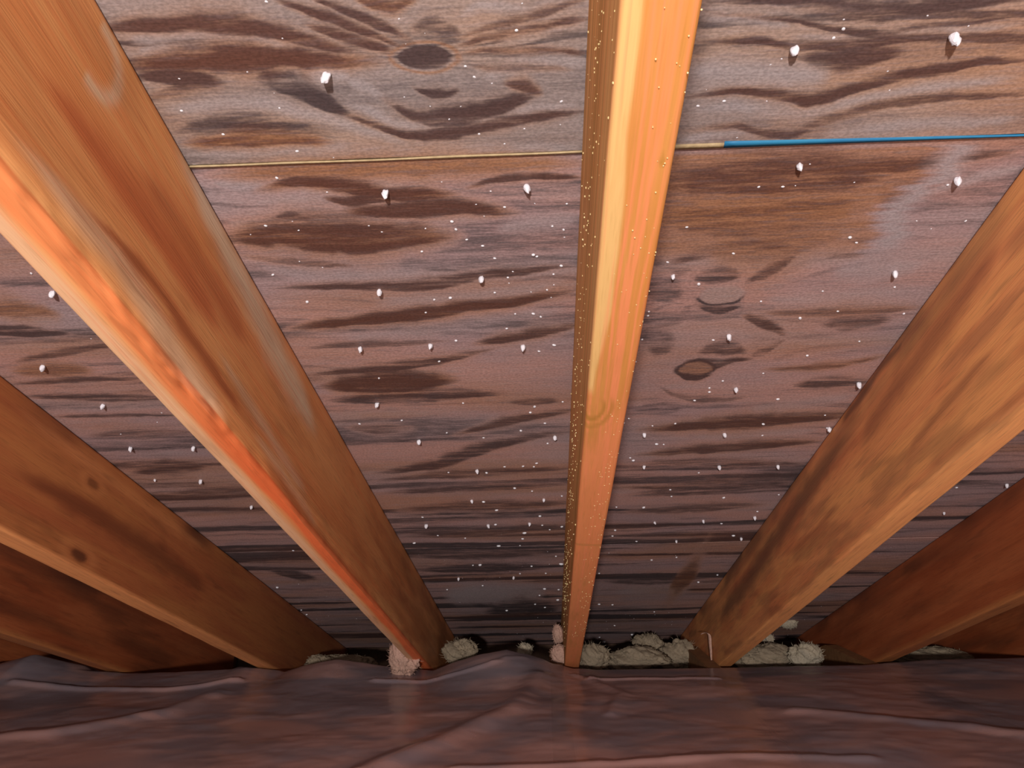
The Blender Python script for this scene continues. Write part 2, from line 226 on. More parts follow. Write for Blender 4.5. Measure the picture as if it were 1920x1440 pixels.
BLOOMS = [
(0.8,[-0.3032, -0.2653, -0.2368, -0.2063, -0.1775],[0.4211, 0.4183, 0.4178, 0.4232, 0.4364],[0.0066, 0.0066, 0.0065, 0.0066, 0.0069]),
(0.6,[-0.2996, -0.2739],[0.4312, 0.429],[0.0049, 0.0048]),
(1.0,[-0.1779, -0.1627, -0.1441],[0.4612, 0.4598, 0.4619],[0.0074, 0.0073, 0.0074]),
(0.8,[-0.1557, -0.1405, -0.1209],[0.5944, 0.5938, 0.5963],[0.0066, 0.0066, 0.0066]),
(0.7,[0.3667, 0.3882, 0.4115],[0.7585, 0.7547, 0.756],[0.0092, 0.0091, 0.0091]),
(0.9,[-0.1571, -0.1364, -0.1176, -0.0911, -0.0589, -0.0175, 0.0402],[0.4911, 0.498, 0.5181, 0.5245, 0.5225, 0.5113, 0.5014],[0.0097, 0.0098, 0.0104, 0.0105, 0.0104, 0.0101, 0.0098]),
(0.7,[-0.1478, -0.1319, -0.1206],[0.4692, 0.4755, 0.4844],[0.0064, 0.0065, 0.0067]),
(0.8,[-0.309, -0.2541, -0.2183, -0.1783, -0.1418, -0.1035],[0.4918, 0.4889, 0.4879, 0.5046, 0.5249, 0.5462],[0.0086, 0.0085, 0.0085, 0.0089, 0.0093, 0.0098]),
(0.8,[-0.3131, -0.2362, -0.17, -0.0951, -0.024, 0.0465],[0.5463, 0.5458, 0.5473, 0.5533, 0.5525, 0.5523],[0.0092, 0.0092, 0.0092, 0.0093, 0.0092, 0.0092]),
(0.7,[-0.0523, -0.0361, -0.0014, 0.0372],[0.4119, 0.4059, 0.4099, 0.4017],[0.0045, 0.0045, 0.0045, 0.0044]),
(0.6,[-0.0411, -0.0067, 0.0264, 0.0472],[0.4693, 0.4554, 0.4545, 0.4582],[0.0085, 0.0082, 0.0082, 0.0082]),
(0.9,[0.119, 0.1442, 0.1701, 0.2053, 0.2395],[0.4697, 0.471, 0.475, 0.4821, 0.4839],[0.0138, 0.0138, 0.0139, 0.0142, 0.0142]),
(0.8,[0.1297, 0.1688, 0.1968, 0.2252, 0.2496, 0.2814, 0.3209, 0.3937],[0.5149, 0.5111, 0.5184, 0.5259, 0.5182, 0.5083, 0.4991, 0.4919],[0.0078, 0.0077, 0.0078, 0.0079, 0.0078, 0.0076, 0.0074, 0.0072]),
(0.8,[0.2331, 0.2764, 0.3197, 0.3774, 0.4201],[0.5557, 0.5471, 0.5413, 0.54, 0.5362],[0.0092, 0.009, 0.0088, 0.0088, 0.0087]),
(0.9,[0.1252, 0.1522, 0.1797, 0.1979],[0.5474, 0.5437, 0.5439, 0.5538],[0.0052, 0.0051, 0.0051, 0.0052]),
(0.6,[0.1244, 0.1605, 0.194],[0.4241, 0.4287, 0.437],[0.0037, 0.0038, 0.0039]),
(0.6,[0.1959, 0.2457, 0.2838, 0.3695],[0.4448, 0.4508, 0.4454, 0.4431],[0.0044, 0.0045, 0.0044, 0.0044]),
(0.85,[-0.2983, -0.275, -0.2491],[0.5845, 0.5894, 0.5871],[0.0094, 0.0095, 0.0094]),
(0.6,[-0.2235, -0.2025, -0.1878],[0.6035, 0.6009, 0.6032],[0.0068, 0.0067, 0.0067]),
(0.7,[-0.2724, -0.2256, -0.1846],[0.6124, 0.6111, 0.611],[0.0069, 0.0069, 0.0069]),
(0.6,[-0.3054, -0.2578, -0.2038],[0.6473, 0.6499, 0.6486],[0.01, 0.01, 0.01]),
(0.6,[-0.0403, -0.0026, 0.045],[0.6662, 0.6598, 0.654],[0.0137, 0.0135, 0.0133]),
(0.6,[-0.3006, -0.2592, -0.1784, -0.1083],[0.7158, 0.733, 0.7376, 0.7365],[0.0154, 0.0159, 0.016, 0.0159]),
(0.5,[-0.1896, -0.1269, -0.0353, 0.0306],[0.7956, 0.788, 0.7824, 0.7597],[0.0134, 0.0132, 0.013, 0.0124]),
(0.5,[-0.2455, -0.1633, -0.0703, 0.0314],[0.8775, 0.863, 0.8436, 0.8198],[0.0156, 0.0151, 0.0146, 0.0139]),
(0.8,[0.3737, 0.3937, 0.4178, 0.4482],[0.6322, 0.6205, 0.6086, 0.6017],[0.0102, 0.0099, 0.0096, 0.0094]),
(0.6,[0.3201, 0.3726, 0.4211],[0.7558, 0.7588, 0.7517],[0.0203, 0.0204, 0.0201]),
(0.9,[0.1839, 0.2089, 0.2349],[0.7982, 0.7997, 0.8001],[0.0155, 0.0155, 0.0155]),
(0.5,[0.2576, 0.3253, 0.4177],[0.8102, 0.8141, 0.803],[0.0135, 0.0136, 0.0133]),
(0.4,[0.1947, 0.2302, 0.2662],[0.8753, 0.8927, 0.9079],[0.0178, 0.0183, 0.0188]),
(0.5,[0.3018, 0.389, 0.4454],[1.1124, 1.091, 1.0771],[0.0222, 0.0215, 0.021]),
(0.5,[0.2295, 0.3201, 0.4318],[1.2055, 1.2009, 1.1877],[0.0169, 0.0168, 0.0164]),
(1.0,[-0.2831, -0.1778, -0.0931, 0.0007],[2.2614, 2.2204, 2.2459, 2.2352],[0.1261, 0.1219, 0.1242, 0.123]),
(0.5,[0.1796, 0.2913, 0.3938],[2.2379, 2.217, 2.2435],[0.0491, 0.0482, 0.0491]),
]
STAIN_EDGE = [(0.6006, 0.3612), (0.6162, 0.3551), (0.6346, 0.3471), (0.6523, 0.3408), (0.679, 0.3449), (0.7055, 0.3503), (0.7332, 0.3497), (0.7514, 0.3302)]
PLY_KNOTS = [(-0.0822, 0.4494, 0.0223, 0.0129), (0.2067, 0.9746, 0.0256, 0.0198), (0.2089, 0.7997, 0.0256, 0.0203)]
NAILS = [
("L",0,-0.1614,0.4615,1.35),
("L",1,-0.1405,0.602,1.15),
("L",1,-0.0079,0.6017,1.1),
("L",2,-0.1774,0.7667,1.0),
("L",2,-0.0611,0.7483,1.1),
("L",3,-0.2252,0.892,1.0),
("L",3,-0.1355,0.8907,1.0),
("L",3,-0.0203,0.9002,1.0),
("L",4,-0.2332,1.0521,1.0),
("L",5,-0.194,1.1885,1.0),
("L",5,0.0198,1.1857,1.0),
("L",6,-0.113,1.3199,0.95),
("L",7,-0.1356,1.4741,0.8),
("L",7,0.0005,1.4776,0.8),
("L",8,-0.2405,1.6162,1.0),
("L",8,-0.115,1.6253,0.95),
("L",8,-0.03,1.6209,0.9),
("L",9,-0.2181,2.0515,0.8),
("L",9,-0.0806,2.0519,0.8),
("R",0,0.2028,0.456,1.2),
("R",0,0.3204,0.4497,1.4),
("R",1,0.2403,0.587,1.05),
("R",1,0.393,0.6131,1.15),
("R",2,0.1483,0.7561,0.8),
("R",2,0.39,0.7628,1.1),
("R",3,0.2335,0.889,1.05),
("R",4,0.2714,1.0362,1.0),
("R",4,0.4377,1.0303,1.1),
("R",5,0.1589,1.1844,0.9),
("R",5,0.2838,1.1924,0.9),
("R",5,0.4419,1.1804,1.0),
("R",6,0.1724,1.3217,0.8),
("R",6,0.3,1.3302,0.95),
("R",6,0.4,1.3345,0.9),
("R",7,0.2234,1.6322,0.7),
("R",7,0.3208,1.6288,0.8),
("R",7,0.421,1.6121,0.95),
("R",8,0.2854,1.7675,0.7),
("R",8,0.4238,1.758,0.8),
("FL",0,-0.54,0.7491,1.1),
("FL",1,-0.6439,0.9157,1.1),
("FL",2,-0.6225,1.0329,1.0),
("FL",3,-0.6547,1.1863,1.0),
("FL",3,-0.5532,1.1908,1.0),
("FL",4,-0.6764,1.3277,0.6),
("FL",4,-0.5984,1.3356,1.0),
("FL",5,-0.5544,1.4781,0.9),
("FR",0,0.8414,1.4553,0.9),
("FR",1,0.7937,1.612,0.7),
]
DROPLETS=[(3,-0.0425,1.6864),(3,0.0371,1.939),(3,-0.1553,1.932),(3,0.1934,2.9692),(2,-0.2912,0.4933),(2,-0.2663,0.5215),(2,-0.2087,0.545),(2,-0.1892,0.3941),(2,-0.0105,0.428),(2,-0.0518,0.4594),(2,-0.0457,0.4704),(2,0.0237,0.4996),(2,-0.0468,0.5327),(2,-0.0831,0.6506),(2,-0.0037,0.7102),(2,0.2345,0.4393),(2,0.2296,0.4472),(2,0.1579,0.5062),(2,0.1371,0.5104),(2,0.3211,0.6985),(2,-0.2638,0.7857),(2,0.0258,0.7316),(2,-0.0997,0.7867),(2,-0.0061,0.8262),(2,-0.1032,0.8829),(2,0.0185,0.9012),(2,-0.0095,1.0778),(2,-0.0161,1.0966),(2,-0.0321,1.1613),(2,-0.0973,1.3352),(2,-0.052,1.4144),(2,-0.1136,1.4846),(2,-0.0921,1.535),(2,0.1827,1.2273),(2,0.1514,1.2946),(2,0.1924,1.5392),(2,0.1791,0.7751),(2,0.3116,0.8546),(2,0.3452,0.9477),(2,0.2361,1.0456),(2,0.338,1.0744),(2,0.3367,1.1605),(2,0.3375,1.4931),(2,-0.0085,1.5769),(2,-0.0997,1.6252),(2,0.0355,1.6493),(2,-0.0476,1.7282),(2,-0.2837,1.7423),(2,-0.102,1.7777),(2,-0.0046,2.1827),(2,0.0308,2.3136),(2,-0.117,2.4381),(2,0.1471,1.6817),(2,0.281,2.844),(2,0.4029,1.7383),(2,0.3914,2.1425),(2,-0.6942,2.1105),(1,-0.1869,0.4261),(1,-0.2796,0.46),(1,-0.2236,0.456),(1,-0.209,0.4783),(1,-0.2095,0.4947),(1,-0.1785,0.5544),(1,-0.2369,0.5788),(1,-0.2686,0.647),(1,-0.0251,0.4053),(1,-0.0055,0.4048),(1,-0.0196,0.4108),(1,0.0096,0.4123),(1,-0.0965,0.4134),(1,-0.0792,0.4269),(1,-0.095,0.4357),(1,0.0069,0.4476),(1,-0.0321,0.4774),(1,-0.1045,0.4881),(1,-0.0847,0.4991),(1,-0.0595,0.5006),(1,-0.0706,0.5143),(1,0.0231,0.5254),(1,-0.0076,0.5285),(1,-0.0255,0.5456),(1,-0.0299,0.6315),(1,0.0302,0.6298),(1,-0.0804,0.6634),(1,0.0163,0.6636),(1,0.0276,0.67),(1,-0.0712,0.6805),(1,-0.0557,0.6919),(1,-0.1197,0.698),(1,0.2321,0.4307),(1,0.2931,0.4305),(1,0.3275,0.4413),(1,0.1875,0.4701),(1,0.1948,0.4649),(1,0.1412,0.4931),(1,0.1932,0.5081),(1,0.1769,0.5488),(1,0.1386,0.558),(1,0.2823,0.4817),(1,0.2908,0.5016),(1,0.2102,0.6153),(1,0.2329,0.6163),(1,0.3878,0.6222),(1,0.4286,0.678),(1,0.3308,0.708),(1,0.1512,0.6725),(1,0.2068,0.7198),(1,-0.5446,0.7134),(1,-0.2868,0.7307),(1,-0.0446,0.7142),(1,-0.0,0.7135),(1,0.0175,0.747),(1,-0.0324,0.7503),(1,-0.0486,0.7791),(1,0.0103,0.7771),(1,-0.1184,0.7896),(1,-0.1318,0.8161),(1,-0.0274,0.8253),(1,0.0026,0.8338),(1,-0.039,0.8577),(1,-0.0007,0.9159),(1,-0.1306,0.9347),(1,-0.217,0.9766),(1,-0.1114,1.0597),(1,-0.2083,1.1123),(1,-0.2734,1.1209),(1,0.005,1.1361),(1,0.031,1.0645),(1,-0.1466,1.162),(1,-0.0914,1.1847),(1,0.0086,1.2138),(1,-0.0104,1.2966),(1,-0.0152,1.3124),(1,-0.0335,1.3088),(1,-0.0649,1.3091),(1,-0.1626,1.3291),(1,-0.0209,1.4324),(1,0.0337,1.4631),(1,0.1393,0.7315),(1,0.1295,0.8294),(1,0.1294,0.8384),(1,0.1278,0.894),(1,0.1247,0.9511),(1,0.1304,1.1275),(1,0.1244,1.1431),(1,0.2022,1.15),(1,0.1686,1.1563),(1,0.1943,1.2302),(1,0.1454,1.2833),(1,0.2315,1.4423),(1,0.2384,1.4793),(1,0.1396,1.5334),(1,0.3219,0.7975),(1,0.4008,0.7938),(1,0.2565,0.8146),(1,0.3521,0.8416),(1,0.4324,0.8517),(1,0.2167,0.9006),(1,0.4009,0.9146),(1,0.2993,0.9938),(1,0.2488,1.0129),(1,0.2341,1.0334),(1,0.2195,1.0717),(1,0.4218,1.1341),(1,0.345,1.2039),(1,0.4382,1.1815),(1,0.2703,1.3599),(1,0.4376,1.4834),(1,0.4192,1.5799),(1,0.7563,1.4671),(1,-0.241,1.568),(1,-0.0046,1.6369),(1,0.0106,1.6681),(1,-0.2259,1.6918),(1,-0.17,1.7152),(1,-0.0551,1.7799),(1,0.0242,1.8718),(1,-0.1725,1.9354),(1,-0.0336,1.9543),(1,-0.0001,2.0235),(1,-0.0636,2.0219),(1,0.0325,2.1956),(1,-0.1642,2.1349),(1,-0.2607,2.1714),(1,-0.0187,2.2563),(1,-0.0328,2.3637),(1,-0.0055,2.4075),(1,0.1442,1.723),(1,0.1991,1.7664),(1,0.2482,1.921),(1,0.3036,1.9023),(1,0.1313,2.034),(1,0.1486,2.3792),(1,0.1869,2.3893),(1,0.3168,2.4954),(1,0.2129,2.6891),(1,0.175,2.8848),(1,0.3622,1.6528),(1,0.4278,2.0732),(1,-0.7062,2.4426),(1,-0.5597,1.7807),(1,-0.7055,2.3821),(0,-0.2513,0.4025),(0,-0.1803,0.4126),(0,-0.274,0.4657),(0,-0.1779,0.4529),(0,-0.1933,0.4627),(0,-0.2858,0.4843),(0,-0.2177,0.5031),(0,-0.1909,0.504),(0,-0.2793,0.5286),(0,-0.248,0.5262),(0,-0.1786,0.5357),(0,-0.1952,0.5418),(0,-0.1957,0.6007),(0,-0.2402,0.6416),(0,-0.238,0.6561),(0,-0.2881,0.6602),(0,-0.017,0.4051),(0,-0.0027,0.4096),(0,-0.0756,0.4051),(0,0.0056,0.4179),(0,0.021,0.4221),(0,-0.1311,0.4327),(0,-0.074,0.4385),(0,-0.0186,0.4241),(0,-0.0372,0.4274),(0,-0.0819,0.4315),(0,0.0208,0.4379),(0,-0.0076,0.4416),(0,-0.0824,0.4532),(0,-0.0166,0.46),(0,-0.0371,0.4823),(0,-0.0536,0.4768),(0,-0.108,0.4704),(0,-0.1132,0.4737),(0,-0.1291,0.4684),(0,-0.0543,0.497),(0,-0.0293,0.5036),(0,0.0325,0.4958),(0,-0.0832,0.5183),(0,-0.0093,0.5119),(0,0.0083,0.5085),(0,-0.0265,0.5258),(0,-0.0174,0.5447),(0,0.0339,0.5488),(0,-0.0443,0.5439),(0,-0.0299,0.5546),(0,0.0218,0.558),(0,-0.1486,0.5246),(0,-0.0131,0.5561),(0,-0.142,0.5497),(0,-0.0863,0.5923),(0,-0.0418,0.6078),(0,-0.0571,0.626),(0,-0.0006,0.6278),(0,-0.0507,0.6441),(0,-0.1664,0.6527),(0,-0.1553,0.6633),(0,-0.1108,0.6603),(0,0.0286,0.6822),(0,0.2051,0.4359),(0,0.23,0.427),(0,0.3111,0.4243),(0,0.1925,0.4489),(0,0.133,0.466),(0,0.1637,0.4832),(0,0.2297,0.4953),(0,0.2037,0.5312),(0,0.2133,0.5287),(0,0.1543,0.5545),(0,0.2267,0.5449),(0,0.302,0.4616),(0,0.2531,0.4528),(0,0.2634,0.4595),(0,0.3267,0.4822),(0,0.3271,0.4749),(0,0.374,0.5199),(0,0.3422,0.5058),(0,0.2631,0.4181),(0,0.3497,0.4225),(0,0.2444,0.6156),(0,0.2985,0.6139),(0,0.3993,0.6891),(0,0.3795,0.6753),(0,0.25,0.5866),(0,0.2505,0.5212),(0,0.1918,0.4309),(0,0.1419,0.4165),(0,-0.549,0.8521),(0,-0.5716,1.0955),(0,-0.5517,1.0646),(0,-0.2514,0.7082),(0,-0.2297,0.7204),(0,-0.6455,1.1352),(0,-0.0265,0.7395),(0,-0.0317,0.7613),(0,0.0179,0.7676),(0,-0.0077,0.7803),(0,0.0149,0.7925),(0,-0.1782,0.8065),(0,-0.1234,0.8205),(0,-0.2279,0.8211),(0,-0.0218,0.8276),(0,-0.1385,0.8527),(0,-0.0504,0.9056),(0,-0.1063,0.9229),(0,-0.0715,0.9321),(0,-0.0143,0.9451),(0,-0.0933,1.0202),(0,0.0145,1.0475),(0,-0.2004,1.064),(0,-0.0456,1.1558),(0,-0.1551,1.1758),(0,-0.1474,1.1867),(0,-0.1245,1.1895),(0,-0.1652,1.2176),(0,-0.2009,1.2263),(0,-0.094,1.2513),(0,-0.0409,1.2495),(0,-0.0444,1.2645),(0,-0.1513,1.2598),(0,-0.0438,1.3849),(0,-0.279,1.4883),(0,0.1351,0.7656),(0,0.1435,0.8906),(0,0.1884,1.1312),(0,0.1657,1.1673),(0,0.1548,1.1049),(0,0.1439,1.1024),(0,0.2209,1.2767),(0,0.1356,1.362),(0,0.177,1.4135),(0,0.1493,1.4682),(0,0.1897,1.4613),(0,0.1945,0.7639),(0,0.285,0.7794),(0,0.2797,0.8096),(0,0.2754,0.859),(0,0.333,0.8945),(0,0.3916,0.9638),(0,0.287,1.0863),(0,0.437,1.0987),(0,0.216,1.1489),(0,0.2864,1.2127),(0,0.2672,1.24),(0,0.3413,1.2485),(0,0.2875,1.3959),(0,0.39,1.4485),(0,0.431,1.5331),(0,-0.1331,1.6019),(0,-0.2431,1.7228),(0,-0.0916,1.6954),(0,0.0053,1.8337),(0,0.0089,1.9416),(0,0.1447,1.8559),(0,-0.5746,2.5178),(0,0.324,1.6465),(0,-0.6311,2.0836)]
CREST = [(-1.6503, 0.3223), (-1.4356, 0.327), (-1.3414, 0.3483), (-1.2459, 0.3253), (-1.1027, 0.2963), (-0.962, 0.2982), (-0.8219, 0.3026), (-0.7664, 0.3177), (-0.6821, 0.2938), (-0.6268, 0.3101), (-0.5435, 0.3234), (-0.4091, 0.3027), (-0.2948, 0.2917), (-0.2479, 0.3094), (-0.1748, 0.3293), (-0.106, 0.3401), (-0.0515, 0.3273), (0.0161, 0.3052), (0.0605, 0.2914), (0.1512, 0.2848), (0.3401, 0.2844), (0.5682, 0.2873), (0.7852, 0.2878), (0.9635, 0.2979), (1.1911, 0.2994), (1.4259, 0.2994)]
TUFTS = [
([-0.3626, 2.13, 0.3348], 0.0348, 0.0473),
([-0.2496, 2.42, 0.302], 0.0443, 0.0348),
([-0.0661, 2.5, 0.2862], 0.0229, 0.0261),
([0.0291, 2.42, 0.3439], 0.0142, 0.0269),
([0.0322, 2.34, 0.3017], 0.0229, 0.0275),
([0.1258, 2.42, 0.2785], 0.0443, 0.038),
([0.248, 2.48, 0.2635], 0.0778, 0.0292),
([0.3039, 2.62, 0.2734], 0.0462, 0.0377),
([0.3838, 2.55, 0.2587], 0.06, 0.0433),
([0.7561, 2.7, 0.3274], 0.0265, 0.0159),
([0.6485, 2.55, 0.3013], 0.015, 0.015),
([0.6195, 2.42, 0.2734], 0.087, 0.0348),
([0.7003, 2.36, 0.2848], 0.0416, 0.0324),
([1.1366, 2.6, 0.2382], 0.102, 0.0238),
([-0.5907, 2.5, 0.2646], 0.085, 0.0229),
([-0.6593, 2.45, 0.2684], 0.048, 0.0224)]
FACE_A = [(0.0, 0, 1.0, [[0.5082, 0.5389, 0.576, 0.6207, 0.6712, 0.7378, 0.8172, 0.9094, 1.0483], [0.1764, 0.1782, 0.1772, 0.1731, 0.1659, 0.1581, 0.151, 0.1429, 0.1306], [0.015999999999999986, 0.016699999999999993, 0.017500000000000016, 0.018199999999999994, 0.0189, 0.0199, 0.021199999999999997, 0.02260000000000001, 0.02460000000000001]]), (0, 0, 0.55, [[0.3438, 0.3813, 0.4337, 0.4948, 0.5666, 0.6503, 0.7493], [0.0242, 0.028, 0.0283, 0.0324, 0.0201, 0.0119, 0.0117], [0.008, 0.008700000000000003, 0.009600000000000004, 0.010700000000000001, 0.011299999999999998, 0.012299999999999998, 0.013699999999999999]]), (0.85, 0.6, 0, [[0.4291, 0.5164, 0.5911, 0.6771, 0.7763], [0.0384, 0.0444, 0.0458, 0.0419, 0.0332], [0.004800000000000006, 0.005699999999999997, 0.0063, 0.0068000000000000005, 0.007399999999999997]]), (0.5, 0.6, 0, [[0.3505, 0.4013, 0.4699, 0.568, 0.6865], [0.0822, 0.084, 0.088, 0.0907, 0.0871], [0.011400000000000007, 0.012499999999999997, 0.013999999999999999, 0.016199999999999992, 0.018500000000000003]]), (0.5, 0.3, 0, [[0.4759, 0.5568, 0.6453, 0.758], [0.1145, 0.1163, 0.1158, 0.1099], [0.010999999999999996, 0.012299999999999991, 0.013700000000000004, 0.015300000000000008]]), (0, 0, 0.5, [[0.6677, 0.7637, 0.8818, 1.0281], [0.0639, 0.0551, 0.0443, 0.0372], [0.006599999999999995, 0.007099999999999995, 0.0076999999999999985, 0.008600000000000003]]), (0, 0, 0.45, [[0.7912, 0.934, 1.0937], [0.0307, 0.0242, 0.014], [0.0053999999999999986, 0.006000000000000002, 0.006699999999999999]]), (0.6, 0.4, 0, [[0.8129, 0.9878, 1.2297, 1.5901], [0.0215, 0.0086, -0.002, -0.0086], [0.0109, 0.012299999999999998, 0.0145, 0.018000000000000002]])]
FACE_B = [(0.6, 0.5, 0, [[0.9839, 1.1393, 1.3671, 1.7492], [0.0757, 0.0867, 0.0898, 0.087], [0.012299999999999991, 0.014300000000000007, 0.0169, 0.021000000000000005]]), (0, 0, 0.5, [[0.9456, 1.0768, 1.3371, 1.7179], [0.1585, 0.1587, 0.157, 0.1597], [0.007300000000000001, 0.008099999999999996, 0.009599999999999997, 0.011999999999999983]])]
FACE_D = [(0.9, 0, 0, [[0.87, 0.9752, 1.0608, 1.1592], [0.1704, 0.1765, 0.1759, 0.1752], [0.007199999999999984, 0.00799999999999998, 0.008500000000000008, 0.009099999999999997]]), (0.8, 0, 0, [[1.009, 1.202, 1.4702, 1.8573, 2.2741], [0.1542, 0.1495, 0.1347, 0.1134, 0.1023], [0.01680000000000001, 0.019100000000000006, 0.021699999999999983, 0.024999999999999994, 0.028999999999999998]]), (0.5, 0.5, 0, [[0.6382, 0.7558, 0.909, 1.1168], [0.1475, 0.1413, 0.1333, 0.1225], [0.013299999999999979, 0.014700000000000019, 0.016600000000000004, 0.019000000000000003]]), (0, 0, 0.25, [[0.6832, 0.8018, 0.9528, 1.1575], [0.07, 0.0634, 0.0604, 0.0564], [0.009900000000000006, 0.010999999999999996, 0.012500000000000004, 0.014499999999999999]]), (0, 0, 0.35, [[1.237, 1.3447, 1.4515], [0.0499, 0.0129, -0.0051], [0.005600000000000001, 0.0054, 0.0055]]), (0.45, 0.3, 0, [[0.7169, 0.8311, 0.977], [0.0664, 0.0588, 0.0492], [0.005600000000000001, 0.006100000000000001, 0.0068000000000000005]])]
# face knots [(-0.713, 1.2146, 0.0173), (-0.713, 1.2069, 0.1329), (-0.31, 0.4254, 0.14)]


# ------------------------------------------------------------------ materials
def plywood_material(name='weathered_plywood', tan=(.430, .250, .214), grey=(.345, .235, .232), pale=(.335, .290, .298)):
    k = NT(name, .60, .32)
    dark, rust, bloom = k.attr('figure')
    big = k.noise(k.coords((3.5, 9, 9)), 1, 2)
    fib = k.noise(k.coords((38, 330, 330)), 1, 2)
    spk = k.noise(k.coords((300, 420, 420)), 1, 1)
    base = k.mix(k.remap(big, .36, .64), tan, grey)
    base = k.mix(k.math('MULTIPLY', bloom, .85), base, pale)
    base = k.mix(k.math('MULTIPLY', rust, .85), base, (.345, .160, .068))
    deep = k.mix(rust, (.052, .042, .046), (.105, .040, .026))
    fibd = k.math('ADD', dark, k.math('MULTIPLY', k.math('SUBTRACT', fib, .5), .95))
    base = k.mix(k.remap(fibd, .04, .80, 0, .97), base, deep)
    base = k.mix(k.math('MULTIPLY', k.remap(fib, .45, .75, 0, .26), k.math('SUBTRACT', 1.0, dark, True)), base, (.46, .37, .36))
    base = k.mix(.55, base, k.mix(k.remap(spk, .3, .7), (.36, .36, .36), (.64, .64, .64)), 'OVERLAY')
    k.bump(k.math('SUBTRACT', fib, k.math('MULTIPLY', dark, .25)), .3, .0010)
    return k.done(base)

def rafter_material(name, a, b, dk, red, pale, lines=.5):
    k = NT(name, .58, .30)
    d, r, p = k.attr('figure')
    wide = k.noise(k.coords((26, 2.0, 26)), 1, 2, .6)
    grain = k.noise(k.coords((230, 2.6, 150)), 1, 2)
    fine = k.noise(k.coords((520, 22, 520)), 1, 1)
    mot = k.noise(k.coords((60, 7, 60), (5, 2, 1)), 1, 2)
    c = k.mix(k.remap(wide, .32, .68), a, b)
    c = k.mix(k.math('MULTIPLY', p, .9), c, pale)
    c = k.mix(k.math('MULTIPLY', r, .9), c, red)
    c = k.mix(k.remap(grain, .48, .66, 0, lines), c, k.mix(.55, c, red))
    c = k.mix(k.math('MULTIPLY', d, .9), c, dk)
    c = k.mix(k.remap(fine, .5, .8, 0, .25), c, dk)
    c = k.mix(k.remap(mot, .55, .8, 0, .35), c, dk)
    k.bump(k.math('ADD', grain, fine), .25, .001)
    return k.done(c)

def plain(name, col, rough=.6, spec=.3, vary=None, scale=30., amount=.5):
    k = NT(name, rough, spec)
    if vary is None: return k.done(col)
    n = k.noise(k.coords((scale,) * 3), 1, 4)
    k.bump(n, .3, .004)
    return k.done(k.mix(k.remap(n, .3, .7, 0, amount), col, vary))

M_PLY = plywood_material(); M_PLY_GREY = plywood_material('greyed_plywood', (.355, .250, .195), (.270, .215, .198), (.320, .285, .290))
M_EDGE = plain('plywood_edge', (.36, .27, .15), .7, .2, (.22, .15, .075), 120.)
M_FELT = plain('roofing_felt', (.02, .02, .022), .8, .2, (.035, .033, .03), 60.)
M_BLUE = plain('blue_membrane', (.020, .17, .30), .5, .3, (.012, .09, .24), 25.)
M_STEEL = plain('galvanised_steel', (.42, .41, .40), .35, .5, (.25, .2, .17), 400.)
M_FROST = plain('frost', (.66, .63, .66), .5, .4, (.52, .49, .53), 900.)
M_DARKWOOD = plain('eave_board_wood', (.10, .055, .035), .75, .2, (.05, .03, .02), 40.)
M_JOIST = plain('joist_wood', (.26, .125, .05), .7, .25, (.15, .06, .025), 45.)
M_DRYWALL = plain('ceiling_board', (.30, .28, .26), .9, .1, (.22, .2, .19), 20.)

def droplet_material(name='water_droplet', col=(.90, .89, .93), body=.75):  # whitish body colour stands in for the droplets' sparkle
    k = NT(name, .08, .9)
    k.done(col)
    k.b.inputs['Coat Weight'].default_value = 1.0; k.b.inputs['Coat Roughness'].default_value = .12
    t = k.n.new('ShaderNodeBsdfTransparent'); t.inputs[0].default_value = (.95, .95, .95, 1)
    m = k.n.new('ShaderNodeMixShader'); m.inputs[0].default_value = body
    k.l.new(t.outputs[0], m.inputs[1]); k.l.new(k.b.outputs[0], m.inputs[2]); k.l.new(m.outputs[0], k.out.inputs[0])
    return k.m
M_DROP = droplet_material(); M_BEAD = droplet_material('golden_glint_bead', (.90, .72, .34), .55)  # bead colour holds the golden glint of the wood behind

def sheet_material():
    k = NT('polythene_sheet', .24, .5)
    n = k.noise(k.coords((4.2, 6.5, 5)), 1, 2, .5)
    k.done(k.mix(k.remap(n, .38, .62), (.36, .29, .32), (.66, .40, .36)))
    k.b.inputs['Coat Weight'].default_value = .35; k.b.inputs['Coat Roughness'].default_value = .18
    t = k.n.new('ShaderNodeBsdfTransparent'); t.inputs[0].default_value = (.92, .88, .88, 1)
    m = k.n.new('ShaderNodeMixShader'); m.inputs[0].default_value = .50
    k.l.new(t.outputs[0], m.inputs[1]); k.l.new(k.b.outputs[0], m.inputs[2]); k.l.new(m.outputs[0], k.out.inputs[0])
    return k.m
M_SHEET = sheet_material()

def wool(name, a, b, c=None):
    k = NT(name, .95, .05)
    n1 = k.noise(k.coords((9, 9, 9)), 1, 4, .6); n2 = k.noise(k.coords((220, 220, 220)), 1, 4, .6)
    col = k.mix(k.remap(n1, .38, .66), a, b)
    if c:
        col = k.mix(k.remap(k.noise(k.coords((7, 9, 9), (8, 3, 1)), 1, 1), .66, .70), col, (.85, .62, .45))
        col = k.mix(k.remap(k.noise(k.coords((4.5, 6, 6), (2, 5, 1)), 1, 3, .3), .46, .66), col, c)
    col = k.mix(k.remap(n2, .35, .7, 0, .45), col, tuple(x * .55 for x in a))
    k.bump(n2, .5, .004)
    return k.done(col)
M_BED = wool('insulation_batt', (.62, .34, .28), (.30, .20, .20), (.75, .40, .32))
M_TUFT_PINK = wool('insulation_pinkish', (.50, .30, .23), (.40, .25, .19))
M_TUFT_GREY = wool('insulation_grey_olive', (.30, .235, .160), (.21, .165, .115))
M_TUFT_CREAM = wool('insulation_cream', (.42, .35, .25), (.30, .26, .20))

